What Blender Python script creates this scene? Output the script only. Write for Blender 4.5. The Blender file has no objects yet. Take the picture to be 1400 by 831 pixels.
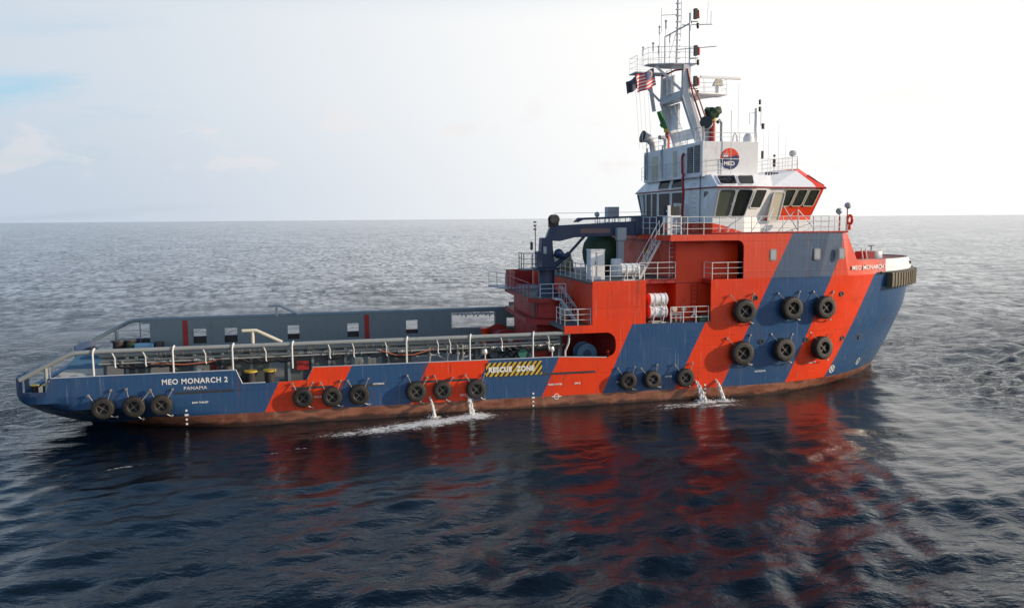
import bpy, math, random
import numpy as np
from mathutils import Vector, Matrix
R = math.radians
random.seed(7)
SC = bpy.context.scene
COL = SC.collection

# ---------------------------------------------------------------- camera
cam_d = bpy.data.cameras.new('camera')
cam = bpy.data.objects.new('camera', cam_d); COL.objects.link(cam)
SC.camera = cam
YAW, PITCH, ROLL = 0.22197, 0.10094, -0.00785
fw = Vector((math.sin(YAW)*math.cos(PITCH), math.cos(YAW)*math.cos(PITCH), -math.sin(PITCH)))
r0 = Vector((math.cos(YAW), -math.sin(YAW), 0)); u0 = r0.cross(fw)
rr = math.cos(ROLL)*r0 + math.sin(ROLL)*u0; uu = -math.sin(ROLL)*r0 + math.cos(ROLL)*u0
M = Matrix((rr, uu, -fw)).transposed().to_4x4()
M.translation = Vector((15.629, -54.664, 11.032))
cam.matrix_world = M
cam_d.sensor_width = 36; cam_d.lens = 1160.7*36/1400
cam_d.clip_start = 0.5; cam_d.clip_end = 40000

# ---------------------------------------------------------------- sun, sky, exposure
SUN_EL, SUN_AZ = R(16), R(-18)          # azimuth measured from +X (the bow) towards starboard
SUN = Vector((math.cos(SUN_EL)*math.cos(SUN_AZ), math.cos(SUN_EL)*math.sin(SUN_AZ), math.sin(SUN_EL)))
sl = bpy.data.lights.new('sun', 'SUN'); sl.energy = 5.0; sl.angle = R(0.8); sl.color = (1, .80, .60)
so = bpy.data.objects.new('sun', sl); COL.objects.link(so)
so.rotation_euler = SUN.to_track_quat('Z', 'Y').to_euler()
SC.view_settings.view_transform = 'Standard'; SC.view_settings.look = 'None'
SC.view_settings.exposure = 0; SC.view_settings.gamma = 1; SC.view_settings.use_curve_mapping = False
SC.render.engine = 'CYCLES'
SC.cycles.use_denoising = True
try: SC.cycles.denoiser = 'OPENIMAGEDENOISE'
except Exception: pass
SC.cycles.max_bounces = 6; SC.cycles.caustics_reflective = False; SC.cycles.caustics_refractive = False

class NT:
    def __init__(s, tree): s.t = tree; s.n = tree.nodes; s.l = tree.links
    def node(s, typ, **kw):
        n = s.n.new(typ)
        for k, v in kw.items(): setattr(n, k, v)
        return n
    def put(s, sock, v):
        if isinstance(v, bpy.types.NodeSocket): s.l.new(v, sock)
        elif v is not None:
            if sock.type == 'RGBA' and hasattr(v, '__len__') and len(v) == 3: v = (*v, 1)
            sock.default_value = v
    def math(s, op, a, b=None, c=None, clamp=False):
        n = s.node('ShaderNodeMath', operation=op, use_clamp=clamp)
        s.put(n.inputs[0], a)
        if b is not None: s.put(n.inputs[1], b)
        if c is not None: s.put(n.inputs[2], c)
        return n.outputs[0]
    def mix(s, f, a, b, mode='MIX'):
        n = s.node('ShaderNodeMix', data_type='RGBA', blend_type=mode)
        s.put(n.inputs[0], f); s.put(n.inputs[6], a); s.put(n.inputs[7], b)
        return n.outputs[2]
    def ramp(s, v, lo, hi, a=0.0, b=1.0, smooth=True):
        n = s.node('ShaderNodeMapRange')
        if smooth: n.interpolation_type = 'SMOOTHSTEP'
        s.put(n.inputs[0], v); n.inputs[1].default_value = lo; n.inputs[2].default_value = hi
        n.inputs[3].default_value = a; n.inputs[4].default_value = b
        return n.outputs[0]
    def noise(s, vec, scale, detail=4, rough=.55, dist=0.0):
        n = s.node('ShaderNodeTexNoise'); s.put(n.inputs['Vector'], vec)
        n.inputs['Scale'].default_value = scale; n.inputs['Detail'].default_value = detail
        n.inputs['Roughness'].default_value = rough; n.inputs['Distortion'].default_value = dist
        return n.outputs[0]
    def mapping(s, vec, scale=(1, 1, 1), loc=(0, 0, 0), rot=(0, 0, 0)):
        n = s.node('ShaderNodeMapping'); s.put(n.inputs[0], vec)
        n.inputs['Scale'].default_value = scale; n.inputs['Location'].default_value = loc; n.inputs['Rotation'].default_value = rot
        return n.outputs[0]

W = bpy.data.worlds.new('World'); SC.world = W; W.use_nodes = True
t = NT(W.node_tree); bg = W.node_tree.nodes['Background']
sky = t.node('ShaderNodeTexSky', sky_type='NISHITA'); sky.sun_disc = False
sky.sun_elevation = SUN_EL; sky.sun_rotation = math.pi/2 - SUN_AZ
sky.air_density = 1.0; sky.dust_density = 1.5; sky.ozone_density = 1.2
tc = t.node('ShaderNodeTexCoord'); D = tc.outputs['Generated']
sep = t.node('ShaderNodeSeparateXYZ'); t.put(sep.inputs[0], D)
dz = sep.outputs[2]
zc = t.math('MAXIMUM', dz, 0.0)
den = t.math('ADD', zc, 0.13)
cmb = t.node('ShaderNodeCombineXYZ')
t.put(cmb.inputs[0], t.math('DIVIDE', sep.outputs[0], den)); t.put(cmb.inputs[1], t.math('DIVIDE', sep.outputs[1], den))
P = cmb.outputs[0]
n1 = t.noise(t.mapping(P, (.42, .75, 1), (3.1, 7.4, 0), (0, 0, .3)), 1.0, 5, .5, .3)
dot = t.node('ShaderNodeVectorMath', operation='DOT_PRODUCT'); t.put(dot.inputs[0], D); dot.inputs[1].default_value = SUN
prox = t.ramp(dot.outputs['Value'], -.62, .22)
cover = t.math('ADD', n1, t.math('MULTIPLY', prox, .42))
cover = t.ramp(cover, .25, .48)
high = t.math('MAXIMUM', t.ramp(dz, .21, .36, 1.0, .06), t.math('MULTIPLY', t.math('MULTIPLY', prox, t.ramp(dz, .30, .52, 1, 0)), .95))               # the veil thins out overhead, clear blue zenith
cover = t.math('MULTIPLY', cover, high)
ccol = t.mix(prox, (6.2, 7.0, 7.9, 1), (10.4, 10.3, 10.1, 1))
glow = t.math('POWER', t.math('MAXIMUM', dot.outputs['Value'], 0.0), 5.0)
ccol = t.mix(1.0, ccol, t.mix(glow, (0, 0, 0, 1), (9, 7.6, 5.6, 1)), 'ADD')
skyc = t.mix(1.0, sky.outputs[0], (1.0, 1.62, 2.0, 1), 'MULTIPLY')
c1 = t.mix(cover, skyc, ccol)
# low haze bank above the horizon
hz = t.ramp(dz, 0.0, .16, .85, 0.0)
hzc = t.mix(prox, (5.4, 6.2, 7.35, 1), (10.1, 10.1, 10.0, 1))
c2 = t.mix(hz, c1, hzc)
# small cumulus puffs low in the sky
n2 = t.noise(t.mapping(D, (9, 9, 20), (1.3, 0.2, .4)), 1.0, 5, .55, .4)
band = t.math('MULTIPLY', t.ramp(dz, .03, .06), t.ramp(dz, .1, .16, 1, 0))
puff = t.math('MULTIPLY', t.ramp(n2, .57, .68), band)
c3 = t.mix(t.math('MULTIPLY', puff, .34), c2, (8.9, 8.2, 8.0, 1))
t.put(bg.inputs[0], c3); bg.inputs[1].default_value = 0.1

# ---------------------------------------------------------------- helpers
class MB:
    def __init__(s): s.v = []; s.f = []; s.m = []; s.mi = 0
    def add(s, vs, fs):
        o = len(s.v); s.v += [tuple(v) for v in vs]
        s.f += [tuple(i+o for i in f) for f in fs]; s.m += [s.mi]*len(fs); return s
    def box(s, x0, x1, y0, y1, z0, z1):
        vs = [(x, y, z) for z in (z0, z1) for y in (y0, y1) for x in (x0, x1)]
        return s.add(vs, [(0, 2, 3, 1), (4, 5, 7, 6), (0, 1, 5, 4), (2, 6, 7, 3), (0, 4, 6, 2), (1, 3, 7, 5)])
    def obox(s, c, size, rot):
        m = rot.to_matrix() if hasattr(rot, 'to_matrix') else rot
        hx, hy, hz_ = [q/2 for q in size]; vs = []
        for z in (-hz_, hz_):
            for y in (-hy, hy):
                for x in (-hx, hx): vs.append(Vector(c) + m @ Vector((x, y, z)))
        return s.add(vs, [(0, 2, 3, 1), (4, 5, 7, 6), (0, 1, 5, 4), (2, 6, 7, 3), (0, 4, 6, 2), (1, 3, 7, 5)])
    def cyl(s, p0, p1, a, b=None, n=10):
        return s.tube([p0, p1], [a, a if b is None else b], n)
    def beam(s, p0, p1, w, h):
        p0, p1 = Vector(p0), Vector(p1); d = (p1-p0)
        q = d.to_track_quat('X', 'Z')
        return s.obox((p0+p1)/2, (d.length, w, h), q.to_matrix())
    def tube(s, pts, r, n=8, cap=True):
        pts = [Vector(p) for p in pts]; k = len(pts)
        if not hasattr(r, '__len__'): r = [r]*k
        vs = []; up = None
        for i, p in enumerate(pts):
            d = (pts[min(i+1, k-1)] - pts[max(i-1, 0)]).normalized()
            if up is None:
                up = Vector((0, 0, 1)) if abs(d.z) < .9 else Vector((1, 0, 0))
            a = d.cross(up).normalized(); up = a.cross(d).normalized()
            for j in range(n):
                th = 2*math.pi*j/n
                vs.append(p + (a*math.cos(th) + up*math.sin(th))*r[i])
        fs = [(i*n+j, i*n+(j+1) % n, (i+1)*n+(j+1) % n, (i+1)*n+j) for i in range(k-1) for j in range(n)]
        if cap: fs += [tuple(range(n-1, -1, -1)), tuple(range((k-1)*n, k*n))]
        return s.add(vs, fs)
    def lathe(s, prof, c, axis='z', n=24, close=False):
        c = Vector(c); vs = []
        for (r, h) in prof:
            for j in range(n):
                th = 2*math.pi*j/n; a, b = r*math.cos(th), r*math.sin(th)
                vs.append(c + Vector({'z': (a, b, h), 'y': (a, h, b), 'x': (h, a, b)}[axis]))
        k = len(prof)
        fs = [(i*n+j, i*n+(j+1) % n, (i+1)*n+(j+1) % n, (i+1)*n+j) for i in range(k-1) for j in range(n)]
        if close: fs += [((k-1)*n+j, (k-1)*n+(j+1) % n, (j+1) % n, j) for j in range(n)]
        else: fs += [tuple(range(n-1, -1, -1)), tuple(range((k-1)*n, k*n))]
        return s.add(vs, fs)
    def prism(s, poly, fn):
        """poly: list of 2d pts; fn(p, 0|1) -> 3d"""
        n = len(poly); vs = [fn(q, 0) for q in poly] + [fn(q, 1) for q in poly]
        return s.add(vs, [tuple(range(n)), tuple(range(2*n-1, n-1, -1))] + [(i, i+n, (i+1) % n+n, (i+1) % n) for i in range(n)])
    def plate(s, poly, y, th):      # poly in x,z ; slab from y to y+th
        return s.prism(poly, lambda q, k: (q[0], y+th*k, q[1]))
    def slab(s, poly, z0, z1):
        return s.prism(poly, lambda q, k: (q[0], q[1], (z0, z1)[k]))
    def ball(s, c, r, n=12, sx=1, sy=1, sz=1):
        m = n//2; vs = []; fs = []
        for i in range(m+1):
            ph = math.pi*i/m
            for j in range(n):
                th = 2*math.pi*j/n
                vs.append((c[0]+r*sx*math.sin(ph)*math.cos(th), c[1]+r*sy*math.sin(ph)*math.sin(th), c[2]+r*sz*math.cos(ph)))
        for i in range(m):
            for j in range(n): fs.append((i*n+j, (i+1)*n+j, (i+1)*n+(j+1) % n, i*n+(j+1) % n))
        return s.add(vs, fs)
    def build(s, name, mat, parent=None, smooth=False, bevel=0, fix=True):
        me = bpy.data.meshes.new(name); me.from_pydata(s.v, [], s.f)
        for m in (mat if isinstance(mat, (list, tuple)) else [mat]): me.materials.append(m)
        if max(s.m or [0]) > 0: me.polygons.foreach_set('material_index', s.m)
        if fix:
            import bmesh
            bm = bmesh.new(); bm.from_mesh(me); bmesh.ops.remove_doubles(bm, verts=bm.verts, dist=1e-4)
            bmesh.ops.recalc_face_normals(bm, faces=bm.faces)
            bm.to_mesh(me); bm.free()
        me.update()
        if smooth:
            me.polygons.foreach_set('use_smooth', [True]*len(me.polygons))
            me.set_sharp_from_angle(angle=R(38))
        o = bpy.data.objects.new(name, me); COL.objects.link(o)
        if parent is not None:
            o.parent = parent
            o.matrix_parent_inverse = world_of(parent).inverted()
        if bevel:
            b = o.modifiers.new('bevel', 'BEVEL'); b.width = bevel; b.segments = 2; b.limit_method = 'ANGLE'
        return o

def world_of(o):
    m = o.matrix_basis.copy()
    if o.parent is not None: m = world_of(o.parent) @ o.matrix_parent_inverse @ m
    return m

def tag(o, label=None, cat=None, group=None, kind=None):
    if label: o['label'] = label
    if cat: o['category'] = cat
    if group: o['group'] = group
    if kind: o['kind'] = kind
    return o
def thing(name, loc, label, cat, group=None, rz=0):
    o = bpy.data.objects.new(name, None); COL.objects.link(o); o.location = loc; o.rotation_euler = (0, 0, rz)
    o.empty_display_size = .3
    return tag(o, label, cat, group)
def copy_tree(o, parent=None):
    c = o.copy(); COL.objects.link(c); c.parent = parent
    for ch in list(o.children): copy_tree(ch, c)
    return c

def text_mesh(txt, size, name, mat, parent, fn, bold=.012, depth=0, sx=1.0, align='LEFT', spacing=1.0):
    cu = bpy.data.curves.new('t', 'FONT'); cu.body = txt; cu.size = size; cu.offset = bold; cu.align_x = align
    cu.space_character = spacing; cu.resolution_u = 3; cu.fill_mode = 'FRONT'; cu.extrude = 0.006
    cu.fill_mode = 'BOTH'
    tmp = bpy.data.objects.new('t', cu); COL.objects.link(tmp)
    bpy.context.view_layer.update()
    me = bpy.data.meshes.new_from_object(tmp)
    bpy.data.objects.remove(tmp); bpy.data.curves.remove(cu)
    for v in me.vertices: v.co = Vector(fn(v.co.x*sx, v.co.y, v.co.z))
    me.materials.clear(); me.materials.append(mat); me.name = name
    o = bpy.data.objects.new(name, me); COL.objects.link(o)
    if parent is not None: o.parent = parent; o.matrix_parent_inverse = world_of(parent).inverted()
    return o

# ---------------------------------------------------------------- materials
def mat(name, col, rough=.5, metal=0., dirt=.25, dirtcol=None, bump=.0, bscale=3., spec=.5, streak=True, ior=None):
    m = bpy.data.materials.new(name); m.use_nodes = True
    t = NT(m.node_tree); b = m.node_tree.nodes['Principled BSDF']
    if ior: b.inputs['IOR'].default_value = ior
    g = t.node('ShaderNodeNewGeometry'); pos = g.outputs['Position']
    a = t.noise(pos, 1.1, 6, .6); v = t.noise(t.mapping(pos, (3.5, 3.5, .45) if streak else (4, 4, 4)), 1.0, 5, .6)
    f = t.ramp(t.math('ADD', t.math('MULTIPLY', a, .5), t.math('MULTIPLY', v, .5)), .5, .68)
    dc = dirtcol or tuple(c*.45+.02 for c in col)
    c = t.mix(t.math('MULTIPLY', f, dirt), (*col, 1), (*dc, 1))
    fine = t.noise(pos, 14, 3, .6)
    c = t.mix(t.math('MULTIPLY', t.ramp(fine, .3, .7), .18), c, tuple(q*.72 for q in col)+(1,))
    t.put(b.inputs['Base Color'], c)
    t.put(b.inputs['Roughness'], t.ramp(a, .3, .7, max(.03, rough-.08), rough+.12))
    b.inputs['Metallic'].default_value = metal
    b.inputs['Specular IOR Level'].default_value = spec
    if bump:
        bn = t.node('ShaderNodeBump'); t.put(bn.inputs['Height'], t.noise(pos, bscale, 4, .5))
        bn.inputs['Strength'].default_value = bump; bn.inputs['Distance'].default_value = .05
        t.put(b.inputs['Normal'], bn.outputs[0])
    return m

RED = (.80, .054, .010); BLUE = (.026, .082, .195); WHITE = (.82, .83, .84)
RUST = (.16, .06, .03)
m_red = mat('red_paint', RED, .42, dirt=.3, dirtcol=(.2, .03, .02), bump=.25, bscale=1.4)
m_dred = mat('deck_red_paint', (.36, .022, .018), .5, dirt=.4, dirtcol=(.1, .03, .03), bump=.2)
m_blue = mat('blue_paint', (.028, .058, .13), .42, dirt=.3, dirtcol=(.05, .05, .06))
m_white = mat('white_paint', WHITE, .4, dirt=.38, dirtcol=(.42, .34, .27), bump=.15, bscale=2)
m_rail = mat('rail_white_paint', (.68, .69, .68), .45, dirt=.35, dirtcol=(.35, .22, .14))
m_cream = mat('cream_paint', (.62, .57, .45), .45, dirt=.2)
m_mast = mat('mast_paint', (.62, .65, .68), .4, dirt=.3, dirtcol=(.35, .3, .25))
m_grey = mat('grey_paint', (.17, .225, .255), .5, dirt=.35, dirtcol=(.1, .09, .08), bump=.25, bscale=1.5)
m_pgrey = mat('pale_grey_pipe_paint', (.29, .31, .305), .4, dirt=.4, dirtcol=(.2, .15, .1))
m_lgrey = mat('light_grey_paint', (.42, .46, .50), .45, dirt=.3, dirtcol=(.2, .18, .16))
m_deck = mat('deck_green_grey', (.10, .12, .12), .65, dirt=.5, dirtcol=(.12, .09, .06), bump=.2)
m_wood = mat('deck_timber', (.16, .13, .10), .75, dirt=.5, dirtcol=(.07, .06, .05), bump=.3)
m_black = mat('black_rubber', (.022, .020, .018), .6, dirt=.4, dirtcol=(.10, .075, .05), bump=.5, bscale=12, streak=False)
m_cross = mat('hub_steel', (.09, .085, .08), .6, metal=.3, dirt=.6, dirtcol=(.12, .06, .03))
m_hub = mat('dark_hub', (.02, .02, .022), .7, dirt=.4, dirtcol=(.10, .05, .03))
m_chain = mat('galvanised_chain', (.36, .35, .33), .5, metal=.5, dirt=.6, dirtcol=(.22, .09, .05), streak=False)
m_glass = mat('window_glass', (.010, .012, .015), .08, dirt=.1, spec=.5, ior=1.17)
m_curtain = mat('curtained_window_glass', (.15, .17, .135), .12, dirt=.2, spec=.5, ior=1.25)
m_green = mat('green_tarpaulin', (.022, .055, .028), .75, dirt=.5, dirtcol=(.05, .07, .04), bump=.8, bscale=5, streak=False)
m_lgreen = mat('bright_green_tarpaulin', (.05, .22, .06), .7, dirt=.4, bump=.9, bscale=9, streak=False)
m_tan = mat('tan_tarpaulin', (.30, .28, .17), .75, dirt=.4, bump=.8, bscale=5, streak=False)
m_yel = mat('yellow_paint', (.50, .36, .04), .5, dirt=.6)
m_glass2 = mat('side_window_glass', (.035, .042, .038), .1, dirt=.3, dirtcol=(.10, .11, .09), spec=.5, ior=1.33)
m_dark = mat('dark_machinery', (.035, .037, .04), .5, dirt=.5, dirtcol=(.12, .06, .04))
m_fender = mat('bow_fender_rubber', (.13, .115, .08), .7, dirt=.5, dirtcol=(.05, .045, .04), bump=.3, bscale=8)
m_flange = mat('worn_steel', (.5, .49, .46), .35, metal=.7, dirt=.4, dirtcol=(.3, .15, .08))
m_hose = mat('orange_hose', (.42, .12, .07), .55)
m_raftred = mat('raft_end_red', (.7, .12, .08), .45)
m_sign = mat('letter_white', (.82, .82, .80), .5, dirt=.25, dirtcol=(.4, .35, .3))
m_lblue = mat('faded_blue_paint', (.07, .19, .34), .5, dirt=.3, dirtcol=(.3, .33, .33))
m_pale = mat('pale_worn_plate', (.42, .47, .5), .5, dirt=.5, dirtcol=(.3, .28, .24))

def livery():
    m = bpy.data.materials.new('hull_livery'); m.use_nodes = True
    t = NT(m.node_tree); b = m.node_tree.nodes['Principled BSDF']
    g = t.node('ShaderNodeNewGeometry'); pos = g.outputs['Position']
    s = t.node('ShaderNodeSeparateXYZ'); t.put(s.inputs[0], pos); x, y, z = s.outputs
    B = [(12.14, .49), (15.70, .49), (20.05, .47), (23.55, .45), (27.71, .465), (31.43, .454), (35.95, .50), (39.02, .497), (43.55, .465), (46.85, .505)]
    def ge(a): # x >= a+b z
        return t.math('GREATER_THAN', t.math('SUBTRACT', x, t.math('MULTIPLY_ADD', z, a[1], a[0])), 0.0)
    red = None
    for i in range(0, 10, 2):
        r = t.math('SUBTRACT', ge(B[i]), ge(B[i+1]), clamp=True)
        red = r if red is None else t.math('MAXIMUM', red, r)
    hi = t.math('MAXIMUM', t.math('MULTIPLY', t.math('GREATER_THAN', z, 4.72), t.math('LESS_THAN', x, 41.2)), t.math('MULTIPLY', t.math('GREATER_THAN', z, 3.6), t.math('LESS_THAN', x, 31.5)))
    red = t.math('MAXIMUM', red, hi)
    col = t.mix(red, (*BLUE, 1), (*RED, 1))
    # white bow bulwark
    wh = t.math('MULTIPLY', t.math('GREATER_THAN', x, 51.7), t.math('GREATER_THAN', z, 7.3))
    # red carries on over the bow bulwark before the white
    rb = t.math('MULTIPLY', t.math('GREATER_THAN', x, 47.6), t.math('GREATER_THAN', z, 7.27))
    col = t.mix(rb, col, (*RED, 1)); col = t.mix(wh, col, (*WHITE, 1))
    # upper block: paler blue and red
    up = t.math('MULTIPLY', t.math('GREATER_THAN', z, 7.26), t.math('SUBTRACT', 1.0, wh))
    col = t.mix(t.math('MULTIPLY', up, .45), col, t.mix(red, (.16, .19, .22, 1), (.72, .12, .07, 1)))
    # weathering
    n_big = t.noise(t.mapping(pos, (.5, .5, .35)), 1.0, 5, .6)
    st = t.noise(t.mapping(pos, (5.5, 5.5, .22)), 1.0, 5, .65)
    fade = t.ramp(n_big, .45, .7)
    col = t.mix(t.math('MULTIPLY', fade, .28), col, t.mix(red, (.035, .075, .15, 1), (.45, .03, .015, 1)))
    rustm = t.math('MULTIPLY', t.ramp(st, .60, .72), t.ramp(n_big, .42, .6))
    col = t.mix(t.math('MULTIPLY', rustm, .62), col, (.15, .075, .05, 1))
    salt = t.math('MULTIPLY', t.ramp(t.noise(t.mapping(pos, (9, 9, .3), (4, 4, 0)), 1.0, 4, .6), .60, .75), .26)
    col = t.mix(salt, col, (.5, .48, .45, 1))
    # welded plate seams gather dirt; a darker patched plate here and there
    br = t.node('ShaderNodeTexBrick'); t.put(br.inputs['Vector'], t.mapping(pos, (1, 0, 1), rot=(R(90), 0, 0)))
    br.inputs['Scale'].default_value = .42; br.inputs['Mortar Size'].default_value = .006; br.inputs['Brick Width'].default_value = 2.4; br.inputs['Row Height'].default_value = .8
    br.inputs['Color1'].default_value = (1, 1, 1, 1); br.inputs['Color2'].default_value = (.80, .80, .80, 1); br.inputs['Mortar'].default_value = (.62, .62, .62, 1); br.inputs['Bias'].default_value = -.5
    col = t.mix(.75, col, br.outputs[0], 'MULTIPLY')
    run = t.noise(t.mapping(pos, (11, 11, .16), (2, 2, 0)), 1.0, 3, .5); rz = t.noise(t.mapping(pos, (1.2, 1.2, 1.1)), 1.0, 3, .5)
    col = t.mix(t.math('MULTIPLY', t.math('MULTIPLY', t.ramp(run, .60, .70), t.ramp(rz, .46, .6)), .8), col, (.14, .055, .03, 1))
    # scuffs round the tyre rows
    sc = t.noise(t.mapping(pos, (1.4, 1.4, 6)), 1.0, 6, .7)
    scm = t.math('MULTIPLY', t.ramp(sc, .60, .7), t.math('MULTIPLY', t.ramp(z, .6, 1.0), t.ramp(z, 1.9, 2.4, 1, 0)))
    col = t.mix(t.math('MULTIPLY', scm, .6), col, (.07, .05, .05, 1))
    sc2 = t.noise(t.mapping(pos, (1.1, 1.1, .5), (5, 5, 0)), 1.0, 6, .7)
    scm2 = t.math('MULTIPLY', t.ramp(sc2, .56, .70), t.math('MULTIPLY', t.ramp(x, 38, 40), t.math('MULTIPLY', t.ramp(z, 1.2, 2.0), t.ramp(z, 5.2, 6.4, 1, 0))))
    col = t.mix(t.math('MULTIPLY', scm2, .38), col, (.09, .055, .05, 1))
    # boot topping
    edge = t.math('ADD', z, t.math('MULTIPLY', t.math('SUBTRACT', t.noise(pos, 3, 3, .6), .5), .05))
    bt = t.math('LESS_THAN', edge, t.math('SUBTRACT', .66, t.math('MULTIPLY', t.math('MAXIMUM', t.math('SUBTRACT', 6.8, x), 0.0), .28)))
    nb = t.noise(t.mapping(pos, (.6, .6, 2.2)), 1.0, 6, .65)
    brown = t.mix(t.ramp(nb, .35, .65), (.14, .046, .03, 1), (.30, .13, .08, 1))
    brown = t.mix(t.math('MULTIPLY', t.ramp(t.noise(t.mapping(pos, (3, 3, .5)), 1, 5, .6), .5, .7), .5), brown, (.32, .20, .13, 1))
    edge2 = t.math('ADD', z, t.math('MULTIPLY', t.math('SUBTRACT', t.noise(t.mapping(pos, (.7, .7, .7)), 1.0, 6, .7), .5), .7))
    brown = t.mix(t.ramp(edge2, .04, .26, .9, 0), brown, (.035, .02, .016, 1))
    col = t.mix(bt, col, brown)
    t.put(b.inputs['Base Color'], col)
    t.put(b.inputs['Roughness'], t.ramp(n_big, .3, .7, .20, .36))
    # plating: dents between frames plus welds
    w = t.math('SINE', t.math('MULTIPLY', x, 2*math.pi/.62)); wn = t.noise(t.mapping(pos, (.9, .9, .5)), 1.0, 3, .5)
    h = t.math('MULTIPLY', t.math('ABSOLUTE', w), t.ramp(wn, .3, .7, .1, 1))
    h = t.math('ADD', t.math('MULTIPLY', h, .13), t.noise(t.mapping(pos, (.8, .8, .8)), 1, 3, .5))
    seam = t.math('ABSOLUTE', t.math('SUBTRACT', t.math('FRACT', t.math('DIVIDE', t.math('ADD', z, .35), 2.3)), .5))
    h = t.math('ADD', h, t.ramp(seam, 0, .012, .12, 0))
    seamx = t.math('ABSOLUTE', t.math('SUBTRACT', t.math('FRACT', t.math('DIVIDE', x, 5.6)), .5))
    h = t.math('ADD', h, t.ramp(seamx, 0, .004, .12, 0))
    bn = t.node('ShaderNodeBump'); t.put(bn.inputs['Height'], h); bn.inputs['Strength'].default_value = .35; bn.inputs['Distance'].default_value = .06
    t.put(b.inputs['Normal'], bn.outputs[0])
    return m
m_hull = livery()

def house_mat():      # wheelhouse walls: white, red skirt at the aft foot, red flash forward
    m = mat('wheelhouse_paint', WHITE, .4, dirt=.25, dirtcol=(.42, .34, .27), bump=.12, bscale=2)
    t = NT(m.node_tree); b = m.node_tree.nodes['Principled BSDF']
    src = b.inputs['Base Color'].links[0].from_socket
    g = t.node('ShaderNodeNewGeometry'); s = t.node('ShaderNodeSeparateXYZ'); t.put(s.inputs[0], g.outputs['Position']); x, y, z = s.outputs
    skirt = t.math('LESS_THAN', z, t.math('SUBTRACT', 10.62, t.math('MULTIPLY', t.ramp(x, 39.1, 42.5), .75)))
    flash = t.math('MULTIPLY', t.math('LESS_THAN', z, 11.72), t.math('GREATER_THAN', z, 10.75))
    flash = t.math('MULTIPLY', flash, t.math('GREATER_THAN', t.math('SUBTRACT', x, t.math('MULTIPLY', z, 1.6)), 25.9))
    fr = t.math('MULTIPLY', t.math('GREATER_THAN', x, 46.55), t.math('GREATER_THAN', z, 10.75))
    tip = t.math('MULTIPLY', t.math('GREATER_THAN', z, 12.78), t.math('GREATER_THAN', t.math('ADD', x, t.math('MULTIPLY', z, .55)), 53.75))
    f = t.math('MAXIMUM', t.math('MAXIMUM', skirt, flash), t.math('MAXIMUM', fr, tip))
    t.put(b.inputs['Base Color'], t.mix(f, src, (*RED, 1)))
    return m
m_house = house_mat()

# ================================================================= SEA
def make_waves():
    rng = np.random.RandomState(3); wv = []
    main = R(-62)          # direction of travel of the small sea
    for lam, n, amp in ((16, 5, .016), (9, 7, .022), (5.2, 10, .031), (3.1, 14, .028), (1.9, 20, .021), (1.15, 24, .0125)):
        for _ in range(n):
            l = lam*rng.uniform(.72, 1.3); th = main + rng.normal(0, .62)
            wv.append((2*math.pi/l*math.cos(th), 2*math.pi/l*math.sin(th), rng.uniform(0, 6.28), amp*rng.uniform(.5, 1.3), l))
    return wv
WV = make_waves()
_rg = np.random.RandomState(9).rand(256, 256)
def vn(x, y):
    xi = np.floor(x).astype(int); yi = np.floor(y).astype(int); fx = x-xi; fy = y-yi; fx = fx*fx*(3-2*fx); fy = fy*fy*(3-2*fy)
    g = lambda i, j: _rg[i % 256, j % 256]
    return (g(xi, yi)*(1-fx)+g(xi+1, yi)*fx)*(1-fy)+(g(xi, yi+1)*(1-fx)+g(xi+1, yi+1)*fx)*fy
def fbm(x, y, o=4):
    s_ = 0; a = .5
    for k in range(o): s_ = s_+a*vn(x*2**k+17*k, y*2**k+5*k); a *= .5
    return s_/.94
def calm(x, y):
    """smoother water in the lee of the ship's side, stirred wake patches off the bow"""
    edge = 55 + (-8-y)*.06
    return 1/(1+np.exp(-(x+2+(-8-y)*.25)/3.5))/(1+np.exp((x-edge)/3.0)) * (y < -4) * (1-(.88-.45/(1+np.exp(-(x-26)/5)))*np.clip((-12-y)/18, 0, 1))
def sea_h(x, y, gap=0.0):
    x = np.asarray(x, float); y = np.asarray(y, float); h = np.zeros(np.broadcast(x, y).shape); c = calm(x, y); c2 = np.exp(-((x-56)/14)**2-((y+36)/9)**2)
    patch = .5 + 1.2*np.clip((fbm(x*.07, y*.07, 3)-.3)*1.6, 0, 1)
    for kx, ky, ph, a, l in WV:
        f = 1.0 if l > 7 else patch
        damp = 1 - c*(.55 if l > 7 else .93)
        if l < 6: damp = damp*(1-.6*c2)
        att = np.clip((l/np.maximum(gap, 1e-6) - 3)/3, 0, 1) if np.any(gap) else 1
        s = np.sin(kx*x+ky*y+ph)
        h = h + a*f*damp*att*(s + .28*np.cos(2*(kx*x+ky*y+ph)))
    # bow turbulence: short steep chop in a swirl ahead and to starboard of the bow
    ux = x*.83-y*.55; uy = x*.55+y*.83
    w1 = fbm(x*.10+3, y*.10)*4; w2 = fbm(x*.10+40, y*.10+9)*4
    # long smooth swirls drawn out by the slow wake
    h = h + (.30+.25*c2)*(fbm(ux*.07+w1*.35, uy*.20+w2*.35, 2)-.5)*np.clip((3-np.asarray(gap))/2, 0, 1)
    # short stirred chop off the bow
    tx, ty = x-57, y+20
    tb = np.exp(-((tx*.8+ty*.55)**2/70 + (tx*.45-ty*.8)**2/420))
    h = h + tb*.09*(1-np.abs(2*fbm(ux*.45+w1, uy*.8+w2, 4)-1)*1.6)*np.clip((1-np.asarray(gap)), 0, 1)*.5
    return h
def axis(lo, hi, step, lim, g=1.055, far=2.0):
    a = list(np.arange(lo, hi, step)); s = step; v = a[-1]
    while v < lim: s *= g; v += s; a.append(v)
    s = step; v = lo; pre = []
    while v > -lim: s *= g; v -= s; pre.append(v)
    return np.array(pre[::-1]+a)
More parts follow.
